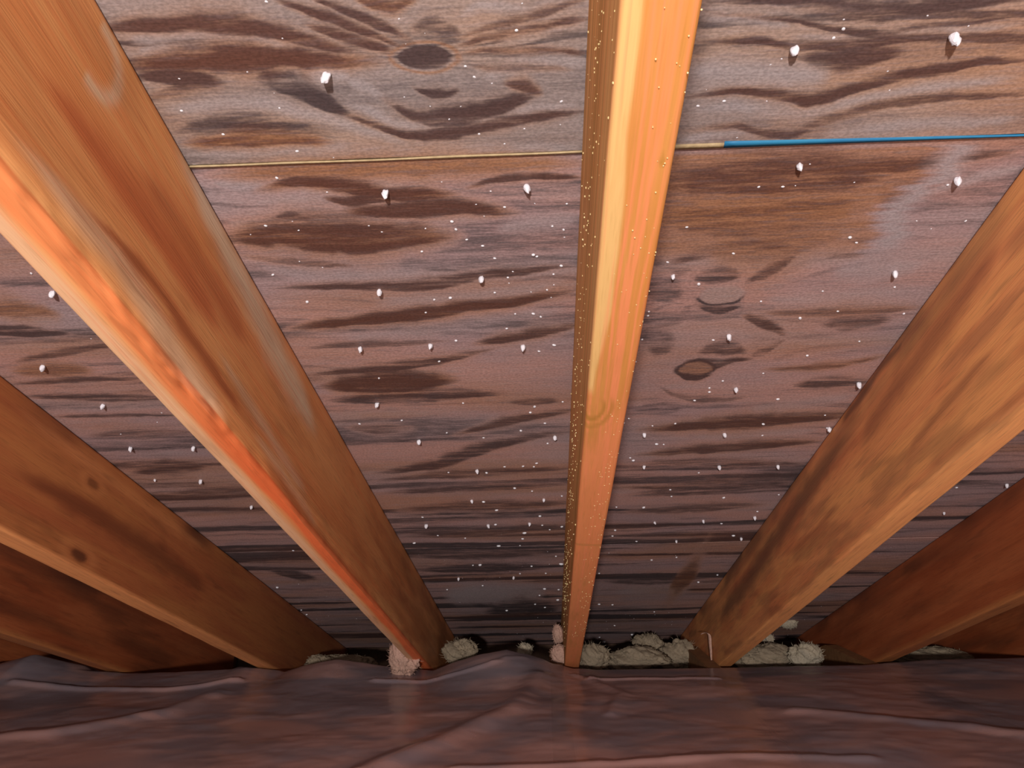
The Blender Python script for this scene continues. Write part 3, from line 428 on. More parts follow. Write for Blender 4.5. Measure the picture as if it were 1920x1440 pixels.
# ------------------------------------------------------------------ roof deck (the ceiling of this attic)
def box_mesh(name, x0, x1, y0, y1, z0, z1):
    v = [(x, y, z) for z in (z0, z1) for y in (y0, y1) for x in (x0, x1)]
    q = [(0, 2, 3, 1), (4, 5, 7, 6), (0, 1, 5, 4), (2, 6, 7, 3), (0, 4, 6, 2), (1, 3, 7, 5)]
    return mesh_np(name, v, q)

deck = link('ceiling', box_mesh('ceiling', -2.3, 2.3, -1.9, 3.02, ROOF_H + .0155, ROOF_H + .020), M_FELT)
deck.matrix_world = ROOF
tag(deck, 'sloping roof deck of weathered plywood seen from inside the attic', kind='structure')

def figure(X, T):
    """darkness, rust and bloom of the veneer at roof points"""
    wx = (fbm(X * 5, T * 14, 2) - .5); wt = T + .011 * wx + .0045 * (fbm(X * 22, T * 45, 9, 3) - .5) + .003 * (fbm(X * 90, T * 160, 10, 3) - .5)
    lo = sstep(.56, .57, T)
    # general wavy grain
    g = fbm(X * 1.6 + 3 * lo, wt * (34 - 8 * lo) + 5 * lo + 1.4 * X * (1 - lo), 4, 4)
    g2 = fbm(X * 3.1, wt * 90, 21, 3)
    dark = .78 * sstep(.50, .68, g) + .30 * sstep(.48, .75, g2)
    dark *= .34 + .18 * sstep(.5, .7, T) + .35 * sstep(.9, 1.6, T) + .15 * sstep(1.7, 2.2, T)
    # growth-ring contours that bend round the knots
    h = wt * (52 - 14 * lo) + 5.0 * fbm(X * 1.5 + 7 * lo, wt * 4, 90, 3) + 1.1 * fbm(X * 7, wt * 22, 93, 3) - 2.5 * X * (1 - lo) * .6
    for kx, kt, rx, rt in PLY_KNOTS: h = h + 3.2 * np.exp(-((X - kx) / (rx * 3.4)) ** 2 - ((T - kt) / (rt * 3.0)) ** 2) * np.where(T > kt, 1, -1) * sstep(0, .35, np.abs(T - kt) / (rt * 3))
    tri = 1 - np.abs(2 * (h - np.floor(h)) - 1)
    var = sstep(.30, .70, fbm(X * 2.2, wt * 14, 96, 3)); wid = .30 + .45 * fbm(X * 3, wt * 30, 98, 2)
    ring = sstep(wid, wid + .30, tri) * var
    dark = np.maximum(dark, (.62 - .22 * lo) * ring)
    rust = np.zeros_like(dark)
    rust = .55 * sstep(.5, .75, fbm(X * 2.3, wt * 11, 33, 3))
    bloom = .5 * sstep(.5, .8, fbm(X * 3, wt * 17, 41, 3)) * (1 - .5 * sstep(.9, 1.8, T))
    rag = 1 + .5 * (fbm(X * 55, T * 20, 50, 3) - .5)
    amp = np.clip(.90 + 1.5 * (fbm(X * 10, wt * 130, 55, 4) - .45), .50, 1.12)
    dk = np.zeros_like(dark); ru = np.zeros_like(dark); bl = np.zeros_like(dark)
    for st in STREAKS:
        a, r, xs, ts, ws = st
        m = (X > xs[0]) & (X < xs[-1])
        if not m.any(): continue
        x = X[m]; tc = np.interp(x, xs, ts); hw = np.interp(x, xs, ws)
        L = xs[-1] - xs[0]; e = np.clip(np.minimum(x - xs[0], xs[-1] - x) / (.45 * L), 0, 1) ** .75
        u = (wt[m] - tc) / (1.12 * hw * (.12 + .88 * e) * rag[m])
        u = np.where(u > 0, u * 1.0, u * .85)
        f = np.where(u > 0, 1 - sstep(.55, 1.30, u), 1 - .95 * sstep(.25, 2.0, -u)) * np.clip(e * 1.9, 0, 1) * amp[m]
        dk[m] = np.maximum(dk[m], a * f); ru[m] = np.maximum(ru[m], r * np.exp(-np.abs(u / 1.7) ** 2.0) * np.clip(e * 2.4, 0, 1))
    for a, xs, ts, ws in BLOOMS:
        m = (X > xs[0]) & (X < xs[-1])
        if not m.any(): continue
        x = X[m]; tc = np.interp(x, xs, ts); hw = np.interp(x, xs, ws)
        L = xs[-1] - xs[0]; e = np.clip(np.minimum(x - xs[0], xs[-1] - x) / (.3 * L), 0, 1) ** .6
        u = (wt[m] - tc) / (hw * (.3 + .7 * e) * rag[m])
        bl[m] = np.maximum(bl[m], a * np.exp(-np.abs(u) ** 2.2 * .8) * np.clip(e * 1.8, 0, 1))
    dark = np.maximum(dark * (1 - bl) * (1 - .5 * lo * sstep(0, .3, ru)), dk * (1 - .25 * bl)); rust = np.maximum(rust * (1 - bl), ru); bloom = np.maximum(bloom, bl) * (1 - .7 * dk)
    # knots: dark, live-eyed, and loose pinkish one
    for i, (kx, kt, rx, rt) in enumerate(PLY_KNOTS):
        r = np.hypot((X - kx) / rx, (T - kt) / rt) + .25 * (fbm(X * 60, T * 60, 60 + i, 3) - .5)
        ins = 1 - sstep(.8, 1.0, r)
        if i == 0:
            dark = dark * (1 - ins) + ins * (.95 - .35 * sstep(.0, .9, (T - kt) / rt + (X - kx) / rx * .4)); rust = rust * (1 - ins) + .25 * ins
            ring = np.exp(-((r - 1.15) / .12) ** 2); rust = np.maximum(rust, .8 * ring); dark = np.maximum(dark, .25 * ring)
        elif i == 1:
            dark = dark * (1 - ins) + ins * .35; rust = rust * (1 - ins) + .75 * ins
            ring = np.exp(-((r - .95) / .16) ** 2); dark = np.maximum(dark, .85 * ring)
        else:
            dark = dark * (1 - ins) + ins * .04 * (1 + np.sin(X * 400)); rust = rust * (1 - ins) + .3 * ins; bloom = bloom * (1 - ins) + .75 * ins
            ring = np.exp(-((r - 1.0) / .12) ** 2) * sstep(-.3, .6, (T - kt) / rt); dark = np.maximum(dark, .95 * ring)
    # old water stain beside the blue strip: brown inside, pale tide mark along its ragged rim
    te, xe = zip(*STAIN_EDGE)
    s = X - np.interp(T, te, xe) + .030 * (fbm(X * 8, T * 240, 101, 3) - .5)
    fade = sstep(.563, .572, T) * (1 - sstep(.70, .76, T)) * sstep(.06, .10, X) * (1 - sstep(.30, .42, s))
    rust = np.maximum(rust, fade * (1 - sstep(-.012, .004, s)) * (.55 + .5 * fbm(X * 6, T * 60, 103, 3)))
    dark = np.maximum(dark, fade * (1 - sstep(-.012, .004, s)) * .45 * fbm(X * 8, T * 150, 104, 3))
    tide = fade * np.exp(-((s - .016) / .015) ** 2); bloom = np.maximum(bloom, tide); dark = dark * (1 - .8 * tide); rust = rust * (1 - .9 * tide)
    return np.clip(np.stack([dark, rust, bloom], -1), 0, 1)

def panel(xs, ts, sag=0.0):
    xs = np.asarray(xs); ts = np.asarray(ts); nx, nt = len(xs), len(ts)
    X, T = np.meshgrid(xs, ts)
    fig = figure(X.ravel(), T.ravel())
    edge = .0012 * (fbm(xs * 25, xs * 0 + ts[0], 70) - .5)
    Z = ROOF_H + sag - .0003 + .0004 * (fbm(X.ravel() * 20, T.ravel() * 60, 80) - .5)
    Tj = T.copy(); Tj[0] += edge; Tj[-1] += edge
    V = np.stack([X.ravel(), Tj.ravel(), Z], -1)
    i = np.arange(nt - 1)[:, None] * nx + np.arange(nx - 1)[None]
    Q = np.stack([i, i + nx, i + nx + 1, i + 1], -1).reshape(-1, 4)
    # rim and back
    top = ROOF_H + .0148 + sag
    rim = np.concatenate([np.arange(nx), np.arange(1, nt) * nx + nx - 1, (nt - 1) * nx + np.arange(nx - 2, -1, -1), np.arange(nt - 2, 0, -1) * nx])
    b0 = len(V); B = V[rim].copy(); B[:, 2] = top
    V = np.concatenate([V, B]); m = len(rim); j = np.arange(m); j2 = (j + 1) % m
    Q2 = np.stack([rim[j], rim[j2], b0 + j2, b0 + j], -1)
    me = mesh_np('plywood_panel', V, np.concatenate([Q, Q2]), False)
    f = np.zeros((len(V), 3), np.float32); f[:len(fig)] = fig; f[len(fig):] = (.0, .6, .3)
    set_attr(me, 'figure', f)
    me.materials.append(M_PLY); me.materials.append(M_EDGE)
    mi = np.zeros(len(me.polygons), np.int32); mi[len(Q):] = 1
    me.polygons.foreach_set('material_index', mi)
    return link('plywood_panel', me, None, deck)

def xgrid(a, b, c=.45, fine=.0026, coarse=.0055):
    v = [np.arange(a, -c, coarse), np.arange(-c, c, fine), np.arange(c, b, coarse), [b]]
    x = np.unique(np.concatenate(v)); return x[(x >= a) & (x <= b)]
def tgrid(t0, t1, k=.0022):
    out = [t0]; t = t0
    while t < t1:
        t += k * max(.35, (t / .9) ** 1.5) ; out.append(min(t, t1))
    return out
JOINT1, JOINT2, EAVE = .5600, 1.7850, 3.015
panel(xgrid(-1.14, 1.275), np.concatenate([[-.66, -.3, .0, .15, .28], tgrid(.30, JOINT1 - .0030, .0028)]), -.0010).data.materials[0] = M_PLY_GREY
panel(xgrid(-1.14, 1.275, .45, .0030, .0055), tgrid(JOINT1 + .0002, JOINT2 - .0018), -.0004)
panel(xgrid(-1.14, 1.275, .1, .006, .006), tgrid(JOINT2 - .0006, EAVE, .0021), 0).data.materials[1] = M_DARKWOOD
for a, b in ((-2.2, -1.143), (1.278, 2.2)):
    for t0, t1 in ((-.66, JOINT1 - .002), (JOINT1, JOINT2 - .002), (JOINT2 + .002, EAVE)):
        panel(np.linspace(a, b, 90), np.linspace(t0, t1, 120))

panel(np.linspace(-1.14, 1.275, 160), np.linspace(-1.88, -.663, 120))

# blue membrane showing where the upper panel stands off, widest at the middle rafter's side
def joint_strip(name, xs, width, mat, label):
    v = []; q = []
    for x in xs:
        for tt in (JOINT1 - .0006 - width(x), JOINT1 - .0004):
            for z in (ROOF_H - .0026, ROOF_H - .0006): v.append((x, tt, z))
    for i in range(len(xs) - 1):
        a, b = i * 4, i * 4 + 4
        q += [(a, a + 2, b + 2, b), (a + 1, b + 1, b + 3, a + 3), (a, b, b + 1, a + 1), (a + 2, a + 3, b + 3, b + 2)]
    q += [(0, 1, 3, 2), (len(v) - 4, len(v) - 2, len(v) - 1, len(v) - 3)]
    o = link(name, mesh_np(name, v, q), mat, deck); o['label'] = label
joint_strip('membrane_strip', np.linspace(.167, .60, 40), lambda x: .0068 * max(.14, 1 - .80 * (x - .167) / .263), M_BLUE, 'blue membrane edge showing along the plywood joint')
joint_strip('panel_edge', np.linspace(.080, .1668, 12), lambda x: .0050 - .012 * max(0, .11 - x), M_EDGE, 'pale tan plywood edge beside the blue strip')
joint_strip('panel_edge', np.linspace(-.31, .043, 40), lambda x: .0016 + .0009 * math.sin(x * 31) * math.sin(x * 13), M_EDGE, 'thin tan plywood edge along the joint')

# ------------------------------------------------------------------ rafters
def rafter(x0, mat, label, fig, t0=-1.9, t1=3.05, fine=True, wane=None):
    W, D, r = RAFTER_W, RAFTER_D, .0035
    nb, ns = (28, 44) if fine else (5, 18)
    # cross-section ring, counter-clockwise seen from +y; starts at bottom
    ring = []
    def arc(cx, cz, a0):
        for i in range(4):
            a = a0 + i * math.pi / 6; ring.append((cx + r * math.cos(a), cz + r * math.sin(a)))
    for i in range(nb + 1): ring.append((r + (W - 2 * r) * i / nb, 0.0))
    arc(W - r, r, -math.pi / 2)
    for i in range(ns + 1): ring.append((W, r + (D - 2 * r) * i / ns))
    arc(W - r, D - r, 0)
    for i in range(nb + 1): ring.append((W - r - (W - 2 * r) * i / nb, D))
    arc(r, D - r, math.pi / 2)
    for i in range(ns + 1): ring.append((0.0, D - r - (D - 2 * r) * i / ns))
    arc(r, r, math.pi)
    ring = [p for i, p in enumerate(ring) if i == 0 or (abs(p[0] - ring[i - 1][0]) + abs(p[1] - ring[i - 1][1])) > 1e-5]
    if abs(ring[0][0] - ring[-1][0]) + abs(ring[0][1] - ring[-1][1]) < 1e-5: ring.pop()
    ring = np.array(ring); n = len(ring)
    ts = np.concatenate([np.linspace(t0, .1, 12), np.arange(.12, 1.3, .006 if fine else .02), np.arange(1.3, t1, .014 if fine else .04), [t1]])
    Y = np.repeat(ts, n); X = np.tile(ring[:, 0], len(ts)); Z = np.tile(ring[:, 1], len(ts))
    seed = int(abs(x0) * 100)
    cxx, czz = X - W / 2, Z - D / 2
    jit = .0012 * (fbm(Y * 6 + seed, np.sign(cxx) * 3 + Z * 10, seed, 3) - .5)
    Xo = X + jit * np.sign(cxx); Zo = Z.copy()
    low = 1 - sstep(.0, .02, Z)
    Zo += low * .0016 * (fbm(Y * 7, X * 60 + seed, seed + 5, 3) - .5)
    if wane is not None: Xo, Zo = wane(X, Y, Z, Xo, Zo)
    V = np.stack([Xo, Y, Zo], -1)
    i = np.arange(len(ts) - 1)[:, None] * n; j = np.arange(n)[None]; j2 = (j + 1) % n
    Q = np.stack(np.broadcast_arrays(i + j, i + j2, i + n + j2, i + n + j), -1).reshape(-1, 4)
    me = mesh_np('rafter', V, Q, True)
    # end caps
    bm = bmesh.new(); bm.from_mesh(me); bm.verts.ensure_lookup_table()
    bm.faces.new([bm.verts[k] for k in range(n)][::-1]); bm.faces.new([bm.verts[len(ts) * n - n + k] for k in range(n)])
    bmesh.ops.recalc_face_normals(bm, faces=bm.faces[:])
    bm.to_mesh(me); bm.free()
    set_attr(me, 'figure', np.clip(fig(X, Y, Z), 0, 1).astype(np.float32))
    o = link('rafter', me, mat)
    o.matrix_world = ROOF @ Matrix.Translation((x0, 0, ROOF_H - RAFTER_D - .0012))
    return tag(o, label, 'rafter', 'roof rafters')

def side_fig(face, X, Y, Z, on):
    """streaks lying on one broad face: (dark, red, pale, [t[], h[], half width[]])"""
    out = np.zeros((len(X), 3)); rag = 1 + .7 * (fbm(Y * 30, Z * 60, 90, 3) - .5); zz = Z + .008 * (fbm(Y * 12, Z * 20, 95, 3) - .5)
    for d, r, p, (ts, hs, ws) in face:
        m = (Y > ts[0]) & (Y < ts[-1]) & on
        y = Y[m]; L = ts[-1] - ts[0]; e = np.clip(np.minimum(y - ts[0], ts[-1] - y) / (.25 * L), 0, 1)
        u = (zz[m] - np.interp(y, ts, hs)) / (np.interp(y, ts, ws) * (.4 + .6 * e) * rag[m] + 1e-6)
        f = np.exp(-np.abs(u) ** 2.4 * .8) * sstep(0, .6, e)
        for c, a in enumerate((d, r, p)): out[m, c] = np.maximum(out[m, c], a * f)
    return out

def knot_at(out, Y, Z, on, t, h, rt, rh, d=.9, halo=.3):
    r = np.hypot((Y - t) / rt, (Z - h) / rh) + .2 * (fbm(Y * 90, Z * 90, 77, 2) - .5)
    out[:, 0] = np.maximum(out[:, 0], np.where(on, d * (1 - sstep(.6, 1.1, r)), 0))
    out[:, 2] = np.maximum(out[:, 2], np.where(on, halo * np.exp(-((r - 1.7) / .6) ** 2), 0))

W, D = RAFTER_W, RAFTER_D
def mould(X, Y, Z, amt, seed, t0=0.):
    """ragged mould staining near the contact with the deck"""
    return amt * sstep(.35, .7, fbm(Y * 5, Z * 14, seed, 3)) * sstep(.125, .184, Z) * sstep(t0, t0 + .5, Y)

def fig_middle(X, Y, Z):
    o = np.zeros((len(X), 3)); bot = Z < .004; left = (X < .004) & ~bot
    wv = fbm(Y * 7, Y * 0 + 2, 14, 3) - .5
    lim = .0115 + .010 * wv - .004 * sstep(.45, .66, Y)
    pale = (1 - sstep(lim - .002, lim + .0015, X)) * (1 - sstep(.655, .68, Y))
    o[:, 2] = np.where(bot, .95 * pale, 0)
    band = fbm(X * 420 + 6 * (fbm(Y * 3, Y * 0, 3) - .5), Y * 1.2, 8, 2)
    o[:, 1] = np.where(bot, .75 * sstep(.45, .68, band) * (1 - pale) , 0)
    # knot with curling grain, redder wood below it
    k = np.hypot((X - .006) / .014, (Y - .700) / .034)
    curl = sstep(.1, .9, .5 + .5 * np.sin(k * 11)); ringm = np.exp(-((k - .9) / .6) ** 2) * sstep(.672, .70, Y)
    o[:, 1] = np.maximum(o[:, 1], np.where(bot, ringm * curl, 0)); o[:, 0] = np.maximum(o[:, 0], np.where(bot, .0 * ringm, 0)); burn = np.where(bot, ringm * curl, 0)
    o[:, 1] = np.maximum(o[:, 1], np.where(bot, .60 * sstep(.66, .80, Y + (X - .02) * 3), 0))
    kn = np.hypot((X - .050) / .003, (Y - .372) / .006)
    o[:, 1] = o[:, 1] * (1 - .9 * burn); o[:, 0] = np.maximum(o[:, 0], .8 * burn)
    k2 = np.hypot((X - .0315) / .0022, (Y - .371) / .006); o[:, 0] = np.maximum(o[:, 0], np.where(bot, .7 * (1 - sstep(.5, 1.2, k2)), 0))
    k3 = np.abs(Y - 1.151 - .2 * (X - .02)) / .006; o[:, 0] = np.maximum(o[:, 0], np.where(bot, .45 * (1 - sstep(.3, 1, k3)), 0))
    st = fbm(Y * 1.3, Z * 190, 15, 3)
    o[:, 0] = np.maximum(o[:, 0], np.where(left, .75 * sstep(.40, .66, st) + .15, 0))
    o[:, 2] = np.maximum(o[:, 2], np.where(left, .35 + .45 * sstep(.5, .8, fbm(Y * 2, Z * 90, 19, 3)), 0))
    return o
def fig_waned(X, Y, Z):
    right = X > W - .004; bot = Z < .004
    o = side_fig(FACE_A, X, Y, Z, right)
    o[:, 0] = np.maximum(o[:, 0], np.where(right, .55 * sstep(.9, 2.2, Y) * sstep(.3, .7, fbm(Y * 4, Z * 30, 6, 3)) + .2 * sstep(.5, .75, fbm(Y * 9, Z * 40, 26, 3)), 0))
    # pale smear by the top edge
    r = np.abs(np.hypot((Y - .405) / .030, (Z - .148) / .026) - 1); o[:, 2] = np.maximum(o[:, 2], np.where(right & (Y > .402), .8 * np.exp(-(r / .22) ** 2), 0))
    lim = .019 + .010 * (fbm(Y * 4, Y * 0, 61, 3) - .5) - .010 * sstep(.6, 1.1, Y) * 0
    o[:, 1] = np.maximum(o[:, 1], np.where(bot, (.45 + .5 * sstep(.55, .9, Y)) * sstep(lim - .003, lim + .004, X), 0))
    o[:, 2] = np.maximum(o[:, 2], np.where(bot, .45 * (1 - sstep(.010, .022, X)), 0))
    br = sstep(.42, .46, Y) * (1 - sstep(.58, .66, Y)) * sstep(.5, .66, fbm(Y * 18, X * 220, 62, 3)); o[:, 0] = np.maximum(o[:, 0], np.where(bot, .4 * br * sstep(lim, lim + .004, X), 0))
    return o
def wane_edge(X, Y, Z, Xo, Zo):
    """bark-side corner rounded off along part of the lower edge"""
    a = sstep(.25, .40, Y) * (1 - .5 * sstep(.7, 1.0, Y)) * sstep(.020, W, X) * (1 - sstep(.002, .030, Z))
    amp = .006 + .006 * (fbm(Y * 22, Z * 80 + X * 50, 63, 3) - .3)
    return Xo - a * amp * .7, Zo + a * amp * (1 - sstep(.0, .02, Z))
def fig_knotted(X, Y, Z):
    right = X > W - .004; bot = Z < .004
    o = side_fig(FACE_B, X, Y, Z, right)
    knot_at(o, Y, Z, right, 1.2146, .0190, .026, .010); knot_at(o, Y, Z, right, 1.207, .132, .020, .008, .6)
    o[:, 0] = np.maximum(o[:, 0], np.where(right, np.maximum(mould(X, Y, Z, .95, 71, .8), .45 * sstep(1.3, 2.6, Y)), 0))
    o[:, 2] = np.maximum(o[:, 2], np.where(bot, .95, 0)); return o  # underside painted paler to stand in for the light on it
def fig_stained(X, Y, Z):
    left = X < .004; bot = Z < .004
    o = side_fig(FACE_D, X, Y, Z, left)
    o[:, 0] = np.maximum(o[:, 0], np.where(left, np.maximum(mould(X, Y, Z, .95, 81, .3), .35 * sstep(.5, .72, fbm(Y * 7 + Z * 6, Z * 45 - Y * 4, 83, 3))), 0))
    o[:, 1] = np.maximum(o[:, 1], np.where(left, .5 * sstep(.45, .7, fbm(Y * 6, Z * 34, 84, 3)), 0))
    o[:, 2] = np.maximum(o[:, 2], np.where(bot, .35, 0)); return o
def fig_plain(seed, k=.5):
    def f(X, Y, Z):
        o = np.zeros((len(X), 3)); bot = Z < .004
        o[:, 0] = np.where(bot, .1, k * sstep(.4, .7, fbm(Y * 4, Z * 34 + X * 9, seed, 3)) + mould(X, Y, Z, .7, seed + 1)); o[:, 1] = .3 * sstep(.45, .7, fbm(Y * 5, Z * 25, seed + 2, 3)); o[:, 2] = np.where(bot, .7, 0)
        return o
    return f

R_MID = rafter_material('fir_orange', (.68, .26, .060), (.72, .32, .085), (.44, .205, .032), (.95, .29, .13), (.88, .55, .21), .65)
R_WANE = rafter_material('fir_mottled', (.80, .31, .105), (.90, .42, .155), (.34, .105, .035), (.86, .15, .042), (.84, .66, .46), .3)
R_KNOT = rafter_material('fir_tan', (.46, .135, .046), (.55, .20, .062), (.10, .030, .014), (.36, .07, .024), (.84, .34, .12), .35)
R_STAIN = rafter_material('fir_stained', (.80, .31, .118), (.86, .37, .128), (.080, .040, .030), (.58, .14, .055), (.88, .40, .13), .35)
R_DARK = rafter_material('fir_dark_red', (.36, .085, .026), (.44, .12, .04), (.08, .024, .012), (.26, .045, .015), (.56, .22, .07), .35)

RAFTERS = {}
RAFTERS['middle'] = rafter(.0425, R_MID, 'bright orange middle rafter hanging straight down the centre, speckled with water beads', fig_middle)
RAFTERS['waned'] = rafter(-.3485, R_WANE, 'broad mottled rafter with a glowing red waned lower edge, beside the dark plywood knot', fig_waned, wane=wane_edge)
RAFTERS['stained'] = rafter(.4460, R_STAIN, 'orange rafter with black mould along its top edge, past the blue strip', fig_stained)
RAFTERS['knotted'] = rafter(-.7515, R_KNOT, 'tan rafter with a small dark oval knot near its lower edge', fig_knotted)
RAFTERS['red'] = rafter(.8515, R_DARK, 'dark red brown rafter beyond the mould stained one', fig_plain(120, .35), fine=False)
RAFTERS['low'] = rafter(-1.1590, R_DARK, 'dark brown rafter low in the left corner behind the knotted one', fig_plain(130, .6), fine=False)
RAFTERS['far_red'] = rafter(1.2580, R_DARK, 'shadowy rafter in the lower right corner behind the dark red one', fig_plain(140, .6), fine=False)
RAFTERS['far_low'] = rafter(-1.5630, R_DARK, 'unlit rafter at the left frame edge, hardly showing above the plastic', fig_plain(150, .7), fine=False)

# ------------------------------------------------------------------ eave, floor, joists
fl = link('floor', box_mesh('floor', -2.3, 2.3, -1.2, 3.2, -.013, 0), M_DRYWALL); tag(fl, 'attic floor board under the insulation', kind='structure')
wl = link('wall_eave', box_mesh('wall_eave', -2.3, 2.3, 3.10, 3.125, -.10, .30), M_DARKWOOD); tag(wl, 'dark board closing the eave behind the rafter ends', kind='structure')
tp = link('trim_1', box_mesh('trim_1', -2.3, 2.3, 2.70, 2.84, 0, .045), M_JOIST); tag(tp, 'wooden wall plate under the rafter ends', kind='structure')

def joist(x0, label):
    x1 = x0 + .0375; z1 = .283; yb = 2.60
    v = []
    for x in (x0, x1):
        v += [(x, .9, .001), (x, 2.69, .001), (x, 2.69, .18), (x, yb, z1 - .012), (x, yb - .05, z1), (x, .9, z1)]
    bm = bmesh.new(); bv = [bm.verts.new(p) for p in v]
    bm.faces.new(bv[:6]); bm.faces.new(bv[6:][::-1])
    for i in range(6): bm.faces.new((bv[i], bv[6 + i], bv[6 + (i + 1) % 6], bv[(i + 1) % 6]))
    bmesh.ops.recalc_face_normals(bm, faces=bm.faces[:])
    bmesh.ops.bevel(bm, geom=bm.edges[:], offset=.002, segments=2, affect='EDGES')
    me = bpy.data.meshes.new('ceiling_joist'); bm.to_mesh(me); bm.free()
    return tag(link('ceiling_joist', me, M_JOIST), label, 'joist', 'ceiling joists along the eave')
joist(.0425 - .0390, 'brown joist end beside the foot of the bright middle rafter')
joist(.4460 - .0390, 'brown joist end beside the foot of the mould stained rafter')
joist(.8515 - .0390, 'brown joist end beside the foot of the dark red rafter')

# ------------------------------------------------------------------ insulation bed and plastic sheet
cx_, cz_ = zip(*CREST)
def crest(x): return np.interp(x, cx_, cz_)
FOLDS = [  # ridge lines on the sheet: height, half width, points
    (.009, .028, [(-1.25, 1.50), (-.95, 1.62), (-.80, 1.78), (-.76, 1.95)]),
    (.011, .030, [(-.30, 1.36), (-.20, 1.52), (-.08, 1.75), (-.02, 2.05)]),
    (.005, .014, [(.10, 2.06), (.16, 1.90), (.12, 1.72)]),
    (.005, .014, [(-.15, 1.38), (.12, 1.40), (.30, 1.42), (.50, 1.40)]),
    (.006, .022, [(.48, 1.72), (.75, 1.58), (.95, 1.42)]),
    (.006, .009, [(-.42, 2.06), (-.30, 2.05), (-.16, 2.10), (-.06, 2.16)]),
    (.005, .007, [(.06, 2.12), (.10, 2.06), (.20, 2.07), (.40, 2.05)]),
    (.007, .012, [(-1.30, 2.05), (-1.05, 2.02), (-.90, 2.00), (-.75, 2.06)]),
]
def seg_dist(X, Y, pts):
    d = np.full(X.shape, 9.0)
    for (ax, ay), (bx, by) in zip(pts[:-1], pts[1:]):
        L2 = (bx - ax) ** 2 + (by - ay) ** 2
        u = np.clip(((X - ax) * (bx - ax) + (Y - ay) * (by - ay)) / L2, 0, 1)
        d = np.minimum(d, np.hypot(X - ax - u * (bx - ax), Y - ay - u * (by - ay)))
    return d
def sheet_height(X, Y):
    c = crest(X)
    base = .2885 + .014 * (fbm(X * 3.0, Y * 3.5, 200, 3) - .5) + .005 * (fbm(X * 9, Y * 8, 210, 3) - .5)
    k = np.exp(-((Y - 2.2) / .16) ** 2); k = np.where(Y > 2.2, 1, k)
    z = base * (1 - k) + c * k
    for h, wd, pts in FOLDS:
        z = z + h * np.exp(-(seg_dist(X, Y, pts) / wd) ** 2) * np.where(Y > 2.12, .3, 1)
    z = z + .0025 * (fbm(X * 30, Y * 30, 220, 3) - .5)
    z = np.maximum(z, .2865)
    z = z - np.where(Y > 2.2, 1.6 * (Y - 2.2) ** 2 + .25 * (Y - 2.2), 0)
    # tucked under each rafter foot
    under = CAM_H + (ROOF_H - RAFTER_D - Y * sn) / cs - .006
    for xc in (-1.544, -1.140, -.7323, -.3293, .0617, .4653, .8708, 1.2773):
        wgt = 1 - sstep(.028, .075, np.abs(X - xc)); z = z - wgt * np.maximum(0, z - under)
    return z
def grid_mesh(name, xs, ys, zf, smooth=True):
    X, Y = np.meshgrid(xs, ys); nx, ny = len(xs), len(ys)
    V = np.stack([X.ravel(), Y.ravel(), zf(X, Y).ravel()], -1)
    i = np.arange(ny - 1)[:, None] * nx + np.arange(nx - 1)[None]
    return mesh_np(name, V, np.stack([i, i + 1, i + nx + 1, i + nx], -1).reshape(-1, 4), smooth)
bedz = lambda X, Y: np.minimum(sheet_height(X, Y) - .012, .276 + .014 * (fbm(X * 12, Y * 12, 240, 4) - .5)) - .05 * sstep(2.15, 2.3, Y)
bed = link('insulation_bed', grid_mesh('insulation_bed', np.linspace(-2.2, 2.2, 260), np.linspace(.5, 2.68, 130), bedz), M_BED)
tag(bed, 'pinkish brown insulation bed lying under the clear plastic sheet', 'insulation', kind='stuff')
sheet = link('plastic_sheet', grid_mesh('plastic_sheet', np.linspace(-2.2, 2.2, 520), np.concatenate([np.linspace(.5, 1.2, 30), np.linspace(1.21, 2.30, 190)]), sheet_height), M_SHEET)
sol = sheet.modifiers.new('thickness', 'SOLIDIFY'); sol.thickness = .0004; sol.offset = 0
tag(sheet, 'rumpled translucent plastic sheet spread over the insulation along the bottom', 'plastic sheet')

